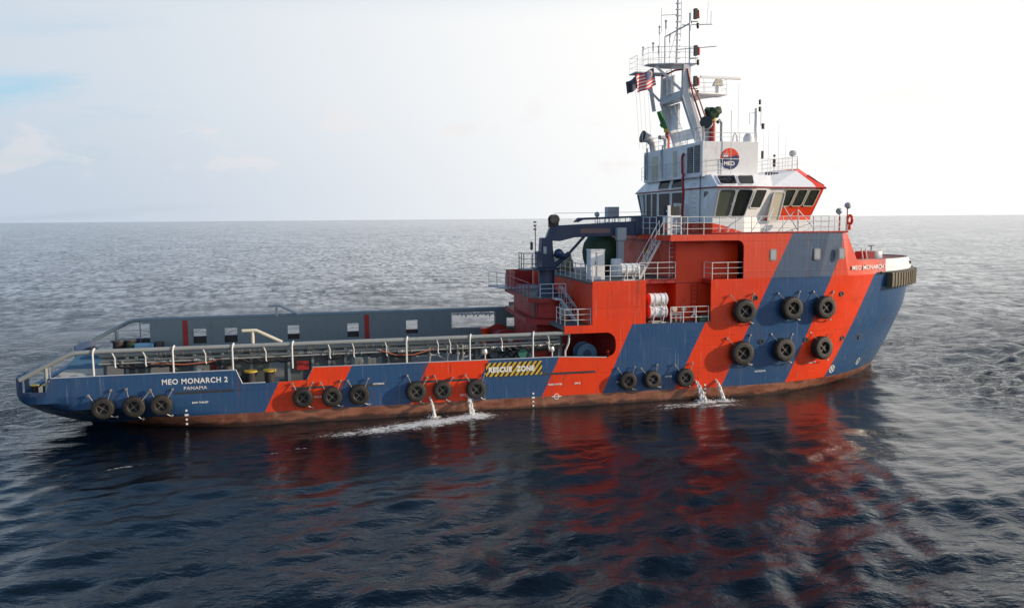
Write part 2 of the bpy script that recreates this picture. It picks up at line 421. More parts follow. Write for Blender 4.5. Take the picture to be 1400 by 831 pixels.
ax = axis(-24, 80, .22, 9000, 1.03); ay = axis(-44, -6, .2, 9000, 1.024)
gx, gy = np.gradient(ax), np.gradient(ay)
X, Y = np.meshgrid(ax, ay, indexing='ij'); GAP = np.maximum(*np.meshgrid(gx, gy, indexing='ij'))
Z = sea_h(X, Y, GAP)
nx, ny = len(ax), len(ay)
verts = np.stack([X, Y, Z], -1).reshape(-1, 3)
I = (np.arange(nx-1)[:, None]*ny + np.arange(ny-1)[None]).reshape(-1)
quads = np.stack([I, I+ny, I+ny+1, I+1], 1)
me = bpy.data.meshes.new('sea')
me.vertices.add(len(verts)); me.vertices.foreach_set('co', verts.ravel())
me.loops.add(quads.size); me.loops.foreach_set('vertex_index', quads.ravel().astype(np.int32))
me.polygons.add(len(quads)); me.polygons.foreach_set('loop_start', np.arange(0, quads.size, 4, dtype=np.int32))
me.polygons.foreach_set('loop_total', np.full(len(quads), 4, dtype=np.int32))
me.update(calc_edges=True); me.polygons.foreach_set('use_smooth', [True]*len(quads))
sea = bpy.data.objects.new('sea', me); COL.objects.link(sea); tag(sea, kind='structure')
def sea_mat():
    m = bpy.data.materials.new('sea_water'); m.use_nodes = True
    t = NT(m.node_tree); b = m.node_tree.nodes['Principled BSDF']
    g = t.node('ShaderNodeNewGeometry'); pos = g.outputs['Position']
    b.inputs['Base Color'].default_value = (.0009, .0038, .0078, 1)
    b.inputs['Roughness'].default_value = .035; b.inputs['IOR'].default_value = 1.333
    a = t.noise(t.mapping(pos, (1.0, 1.7, 1), rot=(0, 0, R(28))), 1.15, 6, .55, .25)
    c = t.noise(t.mapping(pos, (1.0, 1.5, 1), rot=(0, 0, R(28))), 5.0, 3, .6)
    big = t.noise(pos, .05, 3, .5)
    h = t.math('ADD', a, t.math('MULTIPLY', c, .16))
    s = t.node('ShaderNodeSeparateXYZ'); t.put(s.inputs[0], pos)
    # lee of the ship: flatter ripples on the starboard side
    lee = t.math('MULTIPLY', t.ramp(s.outputs[1], -48, -14, .35, 1), t.math('MULTIPLY', t.ramp(s.outputs[0], -6, 4), t.ramp(s.outputs[0], 50, 57, 1, 0)))
    lee = t.math('MULTIPLY', lee, t.ramp(s.outputs[1], -6, -2, 1, 0))
    st = t.math('MULTIPLY', t.ramp(big, .35, .65, .55, 1.0), t.math('SUBTRACT', 1.0, t.math('MULTIPLY', lee, .86)))
    bn = t.node('ShaderNodeBump'); t.put(bn.inputs['Height'], h); t.put(bn.inputs['Strength'], st); bn.inputs['Distance'].default_value = .42
    # open sea further out: facets a few metres long that the sheet itself is too coarse to carry
    ln = t.node('ShaderNodeVectorMath', operation='LENGTH'); t.put(ln.inputs[0], t.mapping(pos, (1, 1, 1), (-26, 10, 0)))
    far = t.ramp(ln.outputs['Value'], 42, 85)
    def vec(sc, sx, sy, rot, det):
        n = t.node('ShaderNodeTexNoise'); t.put(n.inputs['Vector'], t.mapping(pos, (sx, sy, 1), rot=(0, 0, rot)))
        n.inputs['Scale'].default_value = sc; n.inputs['Detail'].default_value = det; n.inputs['Roughness'].default_value = .6
        v = t.node('ShaderNodeVectorMath', operation='SUBTRACT'); t.put(v.inputs[0], n.outputs[1]); v.inputs[1].default_value = (.5, .5, .5)
        return v.outputs[0]
    v1 = vec(.85, 1.2, .45, R(10), 4); v2 = vec(.10, 1.1, .4, R(-14), 4)
    sm = t.node('ShaderNodeVectorMath', operation='ADD'); t.put(sm.inputs[0], v1)
    s2 = t.node('ShaderNodeVectorMath', operation='SCALE'); t.put(s2.inputs[0], v2); s2.inputs[3].default_value = .22; t.put(sm.inputs[1], s2.outputs[0])
    wind = t.ramp(t.noise(t.mapping(pos, (.004, .016, 1)), 1.0, 4, .6), .35, .65, .88, 1.15)
    s3 = t.node('ShaderNodeVectorMath', operation='SCALE'); t.put(s3.inputs[0], sm.outputs[0]); t.put(s3.inputs[3], t.math('MULTIPLY', t.math('MULTIPLY', far, wind), 1.45))
    fl_ = t.node('ShaderNodeVectorMath', operation='MULTIPLY'); t.put(fl_.inputs[0], s3.outputs[0]); fl_.inputs[1].default_value = (1, 1, 0)
    ad = t.node('ShaderNodeVectorMath', operation='ADD'); t.put(ad.inputs[0], bn.outputs[0]); t.put(ad.inputs[1], fl_.outputs[0])
    nm = t.node('ShaderNodeVectorMath', operation='NORMALIZE'); t.put(nm.inputs[0], ad.outputs[0])
    t.put(b.inputs['Normal'], nm.outputs[0])
    return m
me.materials.append(sea_mat())

# ================================================================= SHIP
ship = thing('supply_ship', (30, 0, 0), 'red and blue striped offshore supply ship with white wheelhouse lying on dark sea', 'ship')

def stem(z): return float(np.interp(z, [-2, 0, .9, 2, 4.7, 7.25, 8.4], [54.2, 55.1, 55.6, 56.2, 57.4, 57.8, 57.8]))
def hb(x, z):
    if x <= 40: return 7.5
    u = min(1, (x-40)/(stem(z)-40)); f = min(1, max(0, z/7.25))**.6
    n = 2.0+1.4*f; m_ = 1-.18*f
    return 7.5*max(0, 1-u**n)**m_
def skin(x, z, off=0.0):
    """starboard point on the hull skin pushed out by off, and the outward angle"""
    e = .05; dy = (hb(x+e, z)-hb(x-e, z))/(2*e); n = Vector((-dy, -1, 0)).normalized()
    return Vector((x, -hb(x, z), z)) + n*off, n

# lower hull: grid
zs_low = [-2, -1, -.3, 0, .35, .66, .9, 1.3, 1.7, 2.1]
zs_up = [2.5, 3, 3.6, 4.2, 4.7, 5.2, 5.8, 6.4, 6.9, 7.25]
def stern_hb(x, z): return float(np.interp(x, [-.05, .1, .4, .9, 1.7], [6.2, 6.75, 7.15, 7.42, 7.5]))
def stern_bottom(x): return float(np.interp(x, [-.05, 1.2, 2.8, 4.5, 7, 9], [1.6, .7, .0, -.5, -1.2, -2]))
mb = MB()
for sgn in (-1, 1):
    xs = [-.05, .1, .4, .9, 1.7, 2.4, 3, 3.7, 4.5, 6, 7.5, 9, 10.5, 12, 14, 20, 26, 32, 37, 40]
    rows = []
    for x in xs:
        zb = stern_bottom(x); row = []
        for z in zs_low:
            zz = max(z, zb); tuck = 0 if zz > zb+1e-6 or x > 8 else .0
            h_ = stern_hb(x, zz); zk = float(np.interp(x, [0, 2.5, 6, 9, 12], [1.85, 1.35, 1.0, .5, -.3])); h_ -= 2.4*max(0, zk-zz)**.85*min(1, max(0, (12.0-x)/8))**1.4
            row.append((x-(.18*(2.1-zz) if x < .5 else 0)*0, sgn*h_, zz))
        rows.append(row)
    n = len(zs_low); vs = [p for r_ in rows for p in r_]
    mb.add(vs, [(i*n+j, (i+1)*n+j, (i+1)*n+j+1, i*n+j+1) for i in range(len(xs)-1) for j in range(n-1)])
    # bottom closure
    for i in range(len(xs)-1):
        a, b_ = rows[i][0], rows[i+1][0]
        mb.add([a, b_, (b_[0], 0, b_[2]), (a[0], 0, a[2])], [(0, 1, 2, 3)])
    # transom half
    k9 = rows[0][-1]; k8 = rows[0][-2]
    mb.add([(-.05, 0, k8[2]), k8, k9, (-.05, 0, 2.1)], [(0, 1, 2, 3)])
    us = np.linspace(0, 1, 40)
    us = 1-(1-us)**1.7 * 1.0
    zz = zs_low+zs_up; n = len(zz); vs = []
    for u in us:
        for z in zz:
            x = 40+u*(stem(z)-40); vs.append((x, sgn*hb(x, z) if u < 1 else 0, z))
    mb.add(vs, [(i*n+j, (i+1)*n+j, (i+1)*n+j+1, i*n+j+1) for i in range(len(us)-1) for j in range(n-1)])
hull = mb.build('hull', m_hull, ship, smooth=True)

def arc(cx, cz, r, a0, a1, n=6):
    return [(cx+r*math.cos(R(a0+(a1-a0)*i/n)), cz+r*math.sin(R(a0+(a1-a0)*i/n))) for i in range(n+1)]
side = [(1.7, 2.1), (40, 2.1), (40, 4.7), (40, 7.25), (38.6, 7.25), (38.6, 4.68), (34.42, 4.68), (34.42, 7.3), (31.1, 7.3), (31.1, 4.74), (29.4, 4.74), (29.4, 4.28)]
side += arc(31.95, 3.68, .6, 90, 0) + arc(31.9, 3.4, .66, 0, -40, 3) + [(32.0, 2.78)]
side += [(29.0, 2.93), (15.1, 2.98), (14.75, 2.3), (12.5, 2.25), (11.35, 2.25), (11.05, 3.0), (4, 3.02), (1.95, 3.0), (1.7, 2.3)]
for sgn in (-1, 1):
    mb = MB(); mb.plate(side, sgn*7.5, -sgn*.09); mb.build('side_shell', m_hull, ship)
# bulwark cap rail (pale edge) on the starboard side
mb = MB()
mb.tube([(1.7, -7.46, 2.33), (1.95, -7.46, 3.02), (11.05, -7.46, 3.03), (11.35, -7.46, 2.28), (12.55, -7.46, 2.28)], .035, 6)
mb.tube([(14.75, -7.46, 2.33), (15.1, -7.46, 3.0), (29.0, -7.46, 2.95), (32.0, -7.46, 2.80)], .035, 6)
mb.build('cap_rail', m_lgrey, ship, smooth=True)
# stern corner bulwarks
for sgn in (-1, 1):
    mb = MB(); pts = [(-.04, 4.6), (-.05, 6.2), (.1, 6.75), (.3, 7.05), (.55, 7.25)]
    for (a, b_) in zip(pts[:-1], pts[1:]):
        mb.add([(a[0], sgn*a[1], 2.1), (b_[0], sgn*b_[1], 2.1), (b_[0], sgn*b_[1], 3.02), (a[0], sgn*a[1], 3.02),
                (a[0]+.07, sgn*(a[1]-.07), 2.1), (b_[0]+.07, sgn*(b_[1]-.07), 2.1), (b_[0]+.07, sgn*(b_[1]-.07), 3.02), (a[0]+.07, sgn*(a[1]-.07), 3.02)],
               [(0, 1, 2, 3), (7, 6, 5, 4), (3, 2, 6, 7), (0, 4, 5, 1), (1, 5, 6, 2), (0, 3, 7, 4)])
    mb.build('stern_bulwark', m_blue, ship, smooth=True)
    mb = MB()
    q = [(.55, 7.25), (.9, 7.42), (1.4, 7.46), (1.72, 7.5)]
    for (a, b_) in zip(q[:-1], q[1:]):
        mb.add([(a[0], sgn*a[1], 2.1), (b_[0], sgn*b_[1], 2.1), (b_[0], sgn*b_[1], 2.3), (a[0], sgn*a[1], 2.3), (a[0], sgn*(a[1]-.1), 2.3), (b_[0], sgn*(b_[1]-.1), 2.3)], [(0, 1, 2, 3), (3, 2, 5, 4)])
    mb.build('stern_sill', m_blue, ship)
# decks
MB().box(.2, 31, -6.2, 7.3, 1.85, 1.9).build('main_deck', m_wood, ship)
MB().box(.7, 1.5, -3.5, 3.5, 1.97, 2.12).build('stern_roller_plate', m_pale, ship, bevel=.05)
MB().box(29.4, 40.2, -7.39, 7.39, 4.45, 4.66).build('forecastle_deck', m_deck, ship)
mb = MB(); poly = [(x, -hb(x, 7.25)+.1) for x in np.linspace(40.2, 57.4, 24)]
mb.slab(poly + [(a, -b_) for a, b_ in reversed(poly)], 7.0, 7.18); mb.build('bow_deck', m_deck, ship)
for sg in (1,):
    MB().box(2, 31, 7.36, 7.40, 1.9, 2.94).build('bulwark_lining', m_dark, ship)
# raised near-black plates under the bulwark, painting the shade inside the freeing slots
for a, b_, z in ((7.9, 10.9, 1.93), (13.9, 16.1, 1.88), (16.9, 19.0, 1.86), (20.2, 24.2, 1.88), (28.0, 31.3, 1.98)):
    MB().plate([(a, z-.06)]+arc(b_-.06, z, .065, -90, 90, 4)+[(a, z+.06)], -7.508, .05).build('slot_shade_plate', m_dark, ship)
# bow bulwark above the knuckle
mb = MB(); xs = 40+(1-(1-np.linspace(.45, 1, 34))**1.7)*1.0
us = 1-(1-np.linspace(.0, 1, 40))**1.7
def zt(x): return float(np.interp(x, [48.5, 50, 55, 58.2], [8.2, 8.2, 8.15, 8.0]))
for sgn in (-1, 1):
    P0 = []
    for u in us:
        x = 40+u*(stem(7.25)-40)
        if x < 48.8: continue
        h0 = hb(x, 7.25) if u < 1 else 0
        P0.append((x, h0))
    n = len(P0); vs = []
    for (x, h0) in P0:
        k = .02 + .06*max(0, x-53)
        vs += [(x, sgn*h0, 7.25), (x-.02, sgn*max(0, h0-.03), 7.7), (x-k, sgn*max(0, h0-.06), zt(x)), (x-k-.1, sgn*max(0, h0-.18), zt(x)), (x-.12, sgn*max(0, h0-.15), 7.15)]
    mb.add(vs, [(i*5+j, (i+1)*5+j, (i+1)*5+j+1, i*5+j+1) for i in range(n-1) for j in range(4)])
bowb = mb.build('bow_bulwark', m_hull, ship, smooth=True)
mb = MB()
for sgn in (-1, 1): mb.tube([(x-.1, sgn*max(0, (hb(x+.06*max(0, x-53), 7.25) if x < 57.5 else 0)-.1), zt(x)+.01) for x in np.linspace(48.9, 57.55, 26)], .05, 6)
mb.build('bow_cap_rail', m_dark, ship, smooth=True)
# hawse eyes
for x, z in ((49.6, 7.75), (55.6, 7.75)):
    p_, n_ = skin(x, 7.25, .0); MB().lathe([(.0, -.02), (.11, -.02), (.13, .03), (.0, .03)], (p_.x, p_.y+.02, z), 'y', 14).build('fairlead', m_dark, ship)
# bow rubber fender: ribbed ring round the nose
mb = MB(); ring = []
for sgn in (-1, 1):
    arr = [(x, hb(x, 7.0)) for x in (list(np.linspace(51.9, 56.6, 14))+[57.1, 57.4, 57.6, 57.68])]
    ring += [(x, sgn*h) for x, h in (arr if sgn < 0 else reversed(arr))]
ring = [Vector((x, y, 0)) for x, y in ring]
segs = []; acc = 0
for i, q in enumerate(ring):
    a = ring[max(0, i-1)]; b_ = ring[min(len(ring)-1, i+1)]; d = (b_-a).normalized(); nrm = Vector((d.y, -d.x, 0)); segs.append((q, nrm))
sec = [(.0, 6.3), (.3, 6.3), (.36, 6.38), (.36, 7.2), (.3, 7.28), (.0, 7.28)]
vs = []
for q, nrm in segs:
    for o_, z in sec: v = q+nrm*o_; vs.append((v.x, v.y, z))
k = len(sec); mb.add(vs, [(i*k+j, (i+1)*k+j, (i+1)*k+(j+1) % k, i*k+(j+1) % k) for i in range(len(segs)-1) for j in range(k)] + [tuple(range(k)), tuple(range((len(segs)-1)*k, len(segs)*k))])
# ribs by arc length
L = 0
for i in range(len(segs)-1):
    a, b_ = segs[i], segs[i+1]; dl = (b_[0]-a[0]).length; steps = max(1, int(dl/.24))
    for s_ in range(steps):
        f = s_/steps; q = a[0].lerp(b_[0], f); nrm = a[1].lerp(b_[1], f).normalized()
        tq = Vector((nrm.y, -nrm.x, 0)); rot = Matrix((tq, nrm, Vector((0, 0, 1)))).transposed()
        mb.obox(q+nrm*.21+Vector((0, 0, 6.79)), (.13, .40, .94), rot)
fen = mb.build('bow_fender', m_fender, ship)
mb = MB()
for sgn in (-1, 1):
    MB().tube([(x, sgn*(hb(x, 7.2)+.18), 7.34) for x in np.linspace(51.0, 57.4, 18)], .07, 6).build('fender_chain', m_dark, fen, smooth=True)
MB().tube([(57.4, 0, 6.5), (57.95, 0, 6.2), (57.7, 0, 5.9)], .25, 10).build('fender_shoe', m_black, fen, smooth=True)

# ---- letters and marks on the hull
def on_side(x0, z0, off=.008): return lambda u, v, w: (x0+u, -7.5-off-w, z0+v)
def skin_txt(x0, z0, slope=0.0, off=.01):
    def f(u, v, w):
        p_, n_ = skin(x0+u, z0+v, off+w+.004); return (p_.x, p_.y, z0+v+slope*u)
    return f
text_mesh('MEO MONARCH 2', .40, 'name_lettering', m_sign, ship, on_side(7.28, 2.42), bold=.009, sx=.93, spacing=1.12)
text_mesh('PANAMA', .245, 'port_lettering', m_sign, ship, on_side(8.36, 2.09), bold=.001, sx=1.1, spacing=1.12)
text_mesh('MEO MONARCH 2', .40, 'bow_name_lettering', m_sign, ship, lambda u, v, w: (lambda q: (q[0].x, q[0].y, 7.58+v))(skin(48.45+u, 7.25, .05+w)), bold=.006, sx=.92, spacing=1.08)
for x, z, tx in ((8.75, 1.33, 'BOW THRUST'), (23.2, .97, 'ROTT. WATCH'), (18.3, 1.86, 'MOORING'), (28.4, 1.3, 'FRESH WATER'), (30.0, 1.3, 'BRINE'), (35.7, 1.42, 'WATER'), (41.6, 1.45, 'SUCTION TK'), (15.1, 1.3, 'BALLAST'), (45.5, 1.75, 'THRUSTER'), (32.6, 1.25, 'FRAME')):
    text_mesh(tx, .13, 'tank_marking', m_sign, ship, skin_txt(x, z), bold=.004)
for x, z0 in ((8.45, .25), (27.5, .15), (38.3, .1)):
    for i in range(4):
        q, n_ = skin(x, z0+i*.24, .012); MB().box(q.x-.05-.04*(i == 2), q.x+.05+.04*(i == 2), q.y-.004, q.y+.03, z0+i*.24-.05, z0+i*.24+.05).build('draught_mark', m_sign, ship)
# load line ring near midship, thruster marks at the bow
mb = MB(); mb.lathe([(.13, 0), (.17, 0), (.17, .01), (.13, .01)], (28.9, -7.512, .62), 'y', 20, close=True); mb.box(28.6, 29.2, -7.514, -7.503, .6, .64); mb.build('load_line_mark', m_sign, ship)
def ring_mark(x, z, r, cross=True, name='thruster_mark'):
    q, n_ = skin(x, z, .02); d = Vector((n_.y, -n_.x, 0)); mb = MB()
    pts = lambda rad, a: q + d*(rad*math.cos(a)) + Vector((0, 0, rad*math.sin(a)))
    N = 24
    def onskin(p): s_, n2 = skin(p.x, p.z, .014); return (s_.x, s_.y, p.z)
    vs = []; fs = []
    for i in range(N):
        a = 2*math.pi*i/N; vs += [onskin(pts(r, a)), onskin(pts(r*.8, a))]
        j = (i+1) % N; fs.append((2*i, 2*i+1, 2*j+1, 2*j))
    mb.add(vs, fs)
    if cross:
        for a in (R(45), R(135)):
            tn = a+math.pi/2; w = Vector((0, 0, 0))
            e = d*(.035*math.cos(tn))+Vector((0, 0, .035*math.sin(tn)))
            mb.add([onskin(pts(-r*.85, a)-e), onskin(pts(-r*.85, a)+e), onskin(pts(r*.85, a)+e), onskin(pts(r*.85, a)-e)], [(0, 1, 2, 3)])
    else:
        e = d*.04
        mb.add([onskin(pts(-r*.5, R(90))-e), onskin(pts(-r*.5, R(90))+e), onskin(pts(r*.5, R(60))+e), onskin(pts(r*.5, R(60))-e)], [(0, 1, 2, 3)])
    mb.build(name, m_sign, ship, fix=False)
ring_mark(47.75, 1.15, .27); ring_mark(50.6, 1.3, .25, False, 'bulb_mark')
# hull portholes / overboard outlets and side scuttles
for x, z in ((41.55, 6.05), (47.75, 6.1), (42.0, 3.35), (45.2, 3.3), (48.2, 3.2), (49.9, 3.15)):
    q, n_ = skin(x, z, 0); ang = math.atan2(n_.x, -n_.y)
    mb = MB(); mb.lathe([(.10, 0), (.16, 0), (.16, -.05), (.10, -.05)], (0, 0, 0), 'y', 16, close=True); mb.lathe([(.0, -.005), (.11, -.005), (.11, -.012), (0, -.012)], (0, 0, 0), 'y', 16)
    o = mb.build('overboard_outlet', m_dark); o.parent = ship; o.location = q - Vector((30, 0, 0)); o.rotation_euler = (0, 0, ang)

# black and yellow rescue zone panel
def hazard():
    m = bpy.data.materials.new('hazard_stripes'); m.use_nodes = True
    t = NT(m.node_tree); b = m.node_tree.nodes['Principled BSDF']
    g = t.node('ShaderNodeNewGeometry'); s = t.node('ShaderNodeSeparateXYZ'); t.put(s.inputs[0], g.outputs['Position'])
    f = t.math('FRACT', t.math('DIVIDE', t.math('SUBTRACT', s.outputs[0], t.math('MULTIPLY', s.outputs[2], .75)), .30))
    k = t.math('GREATER_THAN', f, .5)
    c = t.mix(k, (.62, .43, .04, 1), (.02, .02, .02, 1))
    c = t.mix(t.math('MULTIPLY', t.ramp(t.noise(g.outputs['Position'], 5, 5, .6), .5, .7), .4), c, (.2, .14, .06, 1))
    t.put(b.inputs['Base Color'], c); b.inputs['Roughness'].default_value = .5
    return m
MB().box(24.72, 28.02, -7.525, -7.50, 1.98, 2.78).build('rescue_zone_panel', hazard(), ship)
text_mesh('RESCUE  ZONE', .40, 'rescue_zone_lettering', m_sign, ship, lambda u, v, w: (24.86+u, -7.53-w, 2.24+v), bold=.022, sx=.88, spacing=1.16)

# ---- cargo rail: pipes and posts, starboard and port
def cargo_rail(sgn, x_end):
    y = sgn*7.35; mb = MB()
    mb.tube([(.45, y, 2.98), (1.6, y, 3.58), (2.75, y, 4.15), (3.1, y, 4.25), (4.0, y, 4.28), (x_end, y, 4.30)], .125, 12)
    rail = mb.build('cargo_rail', m_pgrey if sgn < 0 else m_grey, ship, smooth=True)
    return rail
rail_s = cargo_rail(-1, 29.7); rail_p = cargo_rail(1, 30.5)
for x in (4.0, 7.9, 10.9, 14.0, 20.2, 23.8, 27.5):
    z0 = 3.0 if not 11 < x < 12.6 else 2.25
    MB().tube([(x, -7.44, z0-.02), (x, -7.5, 4.2), (x+.03, -7.47, 4.38), (x+.08, -7.36, 4.46)], .05, 8).build('rail_post', m_rail, rail_s, smooth=True)
for x, t_ in ((1.72, .09), (1.9, .03)):
    MB().tube([(x, -7.36, 2.1), (x, -7.36, 3.6)], t_, 8).build('rail_post', m_pgrey, rail_s, smooth=True)
for x, t_ in ((1.95, .13), (3.45, .035)):
    MB().tube([(x, 7.35, 1.9), (x, 7.35, 3.55 if x < 3 else 4.25)], t_, 8).build('rail_post', m_grey, rail_p, smooth=True)
# secondary pipe run under the starboard rail, with flanges, clamps and drops
pr = MB()
for y, z, r in ((-7.05, 4.02, .10), (-6.85, 3.72, .07), (-7.2, 3.62, .045), (-6.6, 4.15, .08)):
    pr.tube([(4.2, y, z-.02), (29.2, y, z+.04)], r, 8)
pipes = pr.build('pipe_run', m_pgrey, ship, smooth=True)
random.seed(11)
for i in range(46):
    x = random.uniform(4.6, 28.9); y, z, r = random.choice(((-7.05, 4.02, .10), (-6.85, 3.72, .07), (-7.2, 3.62, .045)))
    fl = MB(); fl.cyl((x, y, z), (x+.06, y, z), r+.06, n=10)
    if random.random() < .45: fl.cyl((x+.2, y, z), (x+.26, y, z), r+.06, n=10); fl.ball((x+.13, y, z), r+.05, 8)
    fl.build('flange', m_flange, pipes, smooth=True)
for x in (4.9, 6.4, 9.4, 12.5, 15.9, 17.2, 19.0, 21.9, 22.6, 25.6, 28.4):
    MB().tube([(x, -7.3, 4.35), (x+.02, -7.42, 4.2), (x+.12, -7.3, 3.9), (x+.1, -7.25, 3.55), (x+.14, -7.3, 3.4)], .035, 6).build('pipe_clamp', m_rail, pipes, smooth=True)
for pts in ([(6.8, -7.25, 3.55), (8.4, -7.3, 3.42), (9.6, -7.25, 3.48), (10.4, -7.2, 3.66)], [(18.7, -7.25, 3.75), (19.6, -7.32, 3.45), (20.6, -7.32, 3.42), (21.8, -7.25, 3.7)]):
    MB().tube(pts, .035, 6).build('hose', m_hose, pipes, smooth=True)
random.seed(5)
for i in range(30):
    x = random.uniform(4.6, 28); l = random.uniform(.8, 2.2)
    MB().tube([(x, -6.75, 3.6), (x+l*.3, -6.8, 3.35-random.random()*.12), (x+l*.7, -6.8, 3.32), (x+l, -6.75, 3.58)], .06, 5).build('hanging_hose', m_dark, pipes, smooth=True)
vl = MB()
for x in (21.4, 22.4, 23.0, 23.3, 24.6):
    vl.tube([(x, -6.95, 4.0), (x+.15, -7.0, 3.8), (x+.18, -7.0, 3.3), (x+.1, -6.9, 2.3)], .055, 8); vl.cyl((x+.18, -7.0, 3.3), (x+.18, -7.0, 3.38), .12, n=10)
vl.tube([(20.8, -6.9, 3.25), (22.0, -7.0, 3.3), (22.6, -6.9, 2.9)], .05, 8)
vl.tube([(23.1, -6.9, 2.6), (23.5, -7.0, 3.1), (24.1, -6.9, 3.2)], .05, 8)
vl.build('valve_drop', m_pgrey, pipes, smooth=True)
# boom stands (angled pipes on the rails)
def rest(x, y, z, m, par):
    mb = MB(); mb.tube([(x, y, z+.75), (x+.75, y, z+.75), (x+2.1, y, z+.05)], .1, 10); mb.tube([(x+.55, y, z), (x+.55, y, z+.72)], .09, 8)
    mb.build('rail_guide', m, par, smooth=True)
rest(11.35, -6.5, 4.25, m_cream, rail_s); rest(12.0, 6.95, 4.3, m_lgrey, rail_p)

# ---- cargo walls, starboard inner (seen from outside) and port inner (seen from the deck)
def wall_with_holes(name, y, th, x0, x1, z0, z1, holes, m, parent):
    """solid plate built from strips around rectangular holes"""
    mb = MB(); xs = sorted({x0, x1} | {h[0] for h in holes} | {h[1] for h in holes})
    for a, b_ in zip(xs[:-1], xs[1:]):
        mid = (a+b_)/2; hh = sorted([(h[2], h[3]) for h in holes if h[0] < mid < h[1]])
        z = z0
        for lo, hi in hh:
            if lo > z+1e-4: mb.box(a, b_, y, y+th, z, lo)
            z = hi
        if z < z1-1e-4: mb.box(a, b_, y, y+th, z, z1)
    return mb.build(name, m, parent, fix=False)
H = [(4.35, 5.2, 1.95, 3.35), (6.55, 7.5, 2.2, 3.42), (8.9, 9.95, 2.2, 3.42), (12.7, 13.5, 2.2, 3.35), (17.2, 18.9, 2.1, 3.25), (20.6, 24.1, 1.95, 3.3), (24.6, 27.2, 1.95, 3.9), (27.9, 29.0, 1.95, 3.4)]
wall_s = wall_with_holes('cargo_wall', -6.3, .14, 4.2, 29.6, 1.9, 4.1, H, mat('shaded_wall_paint', (.085, .105, .115), .55, dirt=.5, dirtcol=(.07, .05, .04)), ship)  # darker copy of the wall grey, shade behind the rail put into the colour
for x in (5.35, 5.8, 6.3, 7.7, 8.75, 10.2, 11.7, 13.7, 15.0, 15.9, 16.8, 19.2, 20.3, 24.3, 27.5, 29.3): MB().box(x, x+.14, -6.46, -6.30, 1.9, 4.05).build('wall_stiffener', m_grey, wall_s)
Hp = [(3.65, 4.15, 2.3, 4.05), (6.95, 7.8, 2.55, 3.58), (9.0, 9.85, 2.55, 3.56), (13.25, 14.05, 2.6, 3.6), (17.4, 18.2, 2.6, 3.6), (21.6, 22.45, 2.7, 3.68), (24.95, 28.2, 2.95, 4.12), (29.1, 29.9, 2.9, 3.62)]
wall_p = wall_with_holes('cargo_wall', 6.9, .14, 4.2, 31, 1.9, 4.3, Hp, m_grey, ship)
MB().tube([(3.5, 6.97, 4.3), (31, 6.97, 4.3)], .09, 8).build('top_pipe', m_grey, wall_p, smooth=True)
for x in (6.27, 18.62): MB().box(x, x+.33, 6.87, 6.897, 1.95, 4.2).build('red_wall_stripe', m_dred, wall_p)
for x0_, x1_, z0_, z1_ in Hp[1:6]:
    mb = MB(); 
    for a in ((x0_-.05, x0_+.0, z0_, z1_), (x1_, x1_+.05, z0_, z1_), (x0_-.05, x1_+.05, z1_, z1_+.05)): mb.box(a[0], a[1], 6.885, 7.06, a[2], a[3])
    mb.build('opening_frame', m_grey, wall_p)
mb = MB(); mb.tube([(25.0, 6.85, 4.06), (28.2, 6.85, 4.0)], .05, 6); mb.box(24.9, 24.97, 6.86, 7.05, 2.95, 4.12); mb.box(28.18, 28.25, 6.86, 7.05, 2.95, 4.12)
for i in range(9): mb.tube([(25.3+i*.3, 6.85, 4.1), (25.4+i*.3, 6.84, 3.95-.08*(i % 3)), (25.55+i*.3, 6.85, 4.05)], .06, 6)
mb.build('lashed_hose', m_lgrey, wall_p, smooth=True)
# outer port bulwark inner face glimpsed through the openings is the port side_shell; slanted stern end plates
mb = MB(); mb.prism([(4.2, 4.15), (3.05, 4.15), (2.35, 3.25), (4.2, 3.25)], lambda q, k: (q[0], -6.3+.1*k, q[1])); mb.build('wall_end_plate', m_lblue, wall_s)
mb = MB(); mb.prism([(4.2, 3.25), (2.35, 3.25), (.9, 2.3), (.9, 1.9), (4.2, 1.9)], lambda q, k: (q[0], -6.3+.1*k, q[1])); mb.build('wall_end_skirt', m_pale, wall_s)
MB().box(2.5, 3.1, -6.42, -6.31, 2.4, 2.85).build('end_plate_box', m_lblue, wall_s)

# ---- forecastle block A body, inner walls, garage
mb = MB()
mb.box(31.1, 34.42, -7.41, 7.41, 4.7, 7.14)
mb.build('aft_house', m_red, ship)
MB().box(31.0, 34.44, -7.40, 7.40, 7.15, 7.26).build('house_deck', m_deck, ship)
mb = MB(); mb.box(34.44, 36.9, -6.25, 7.4, 7.0, 7.25); mb.box(38.6, 40.3, -7.45, -6.2, 7.0, 7.24); mb.build('walkway_deck', m_dred, ship)
MB().box(34.44, 36.88, -6.2, 7.3, 7.25, 7.262).build('walkway_plating', m_deck, ship)
mb = MB(); mb.box(34.42, 37.0, -4.6, 6.5, 4.66, 7.0); mb.box(36.9, 41, -6.2, 6.5, 4.66, 9.6); mb.build('mid_house', m_red, ship)
mb = MB(); mb.box(36.95, 40.7, -6.215, -6.2, 6.95, 7.0)
for i in range(12): mb.box(39.02+.02*i, 39.10+.02*i, -6.23, -6.2, 5.0+.19*i, 5.05+.19*i)
mb.build('wall_seam', m_dred, ship)
# winch garage: dark inside, winch drum
MB().box(32.9, 33.0, -7.2, 0, 1.9, 4.45).build('garage_bulkhead', m_dred, ship)
MB().box(29.5, 32.9, -2.0, -1.9, 1.9, 4.45).build('garage_wall', m_dred, ship)
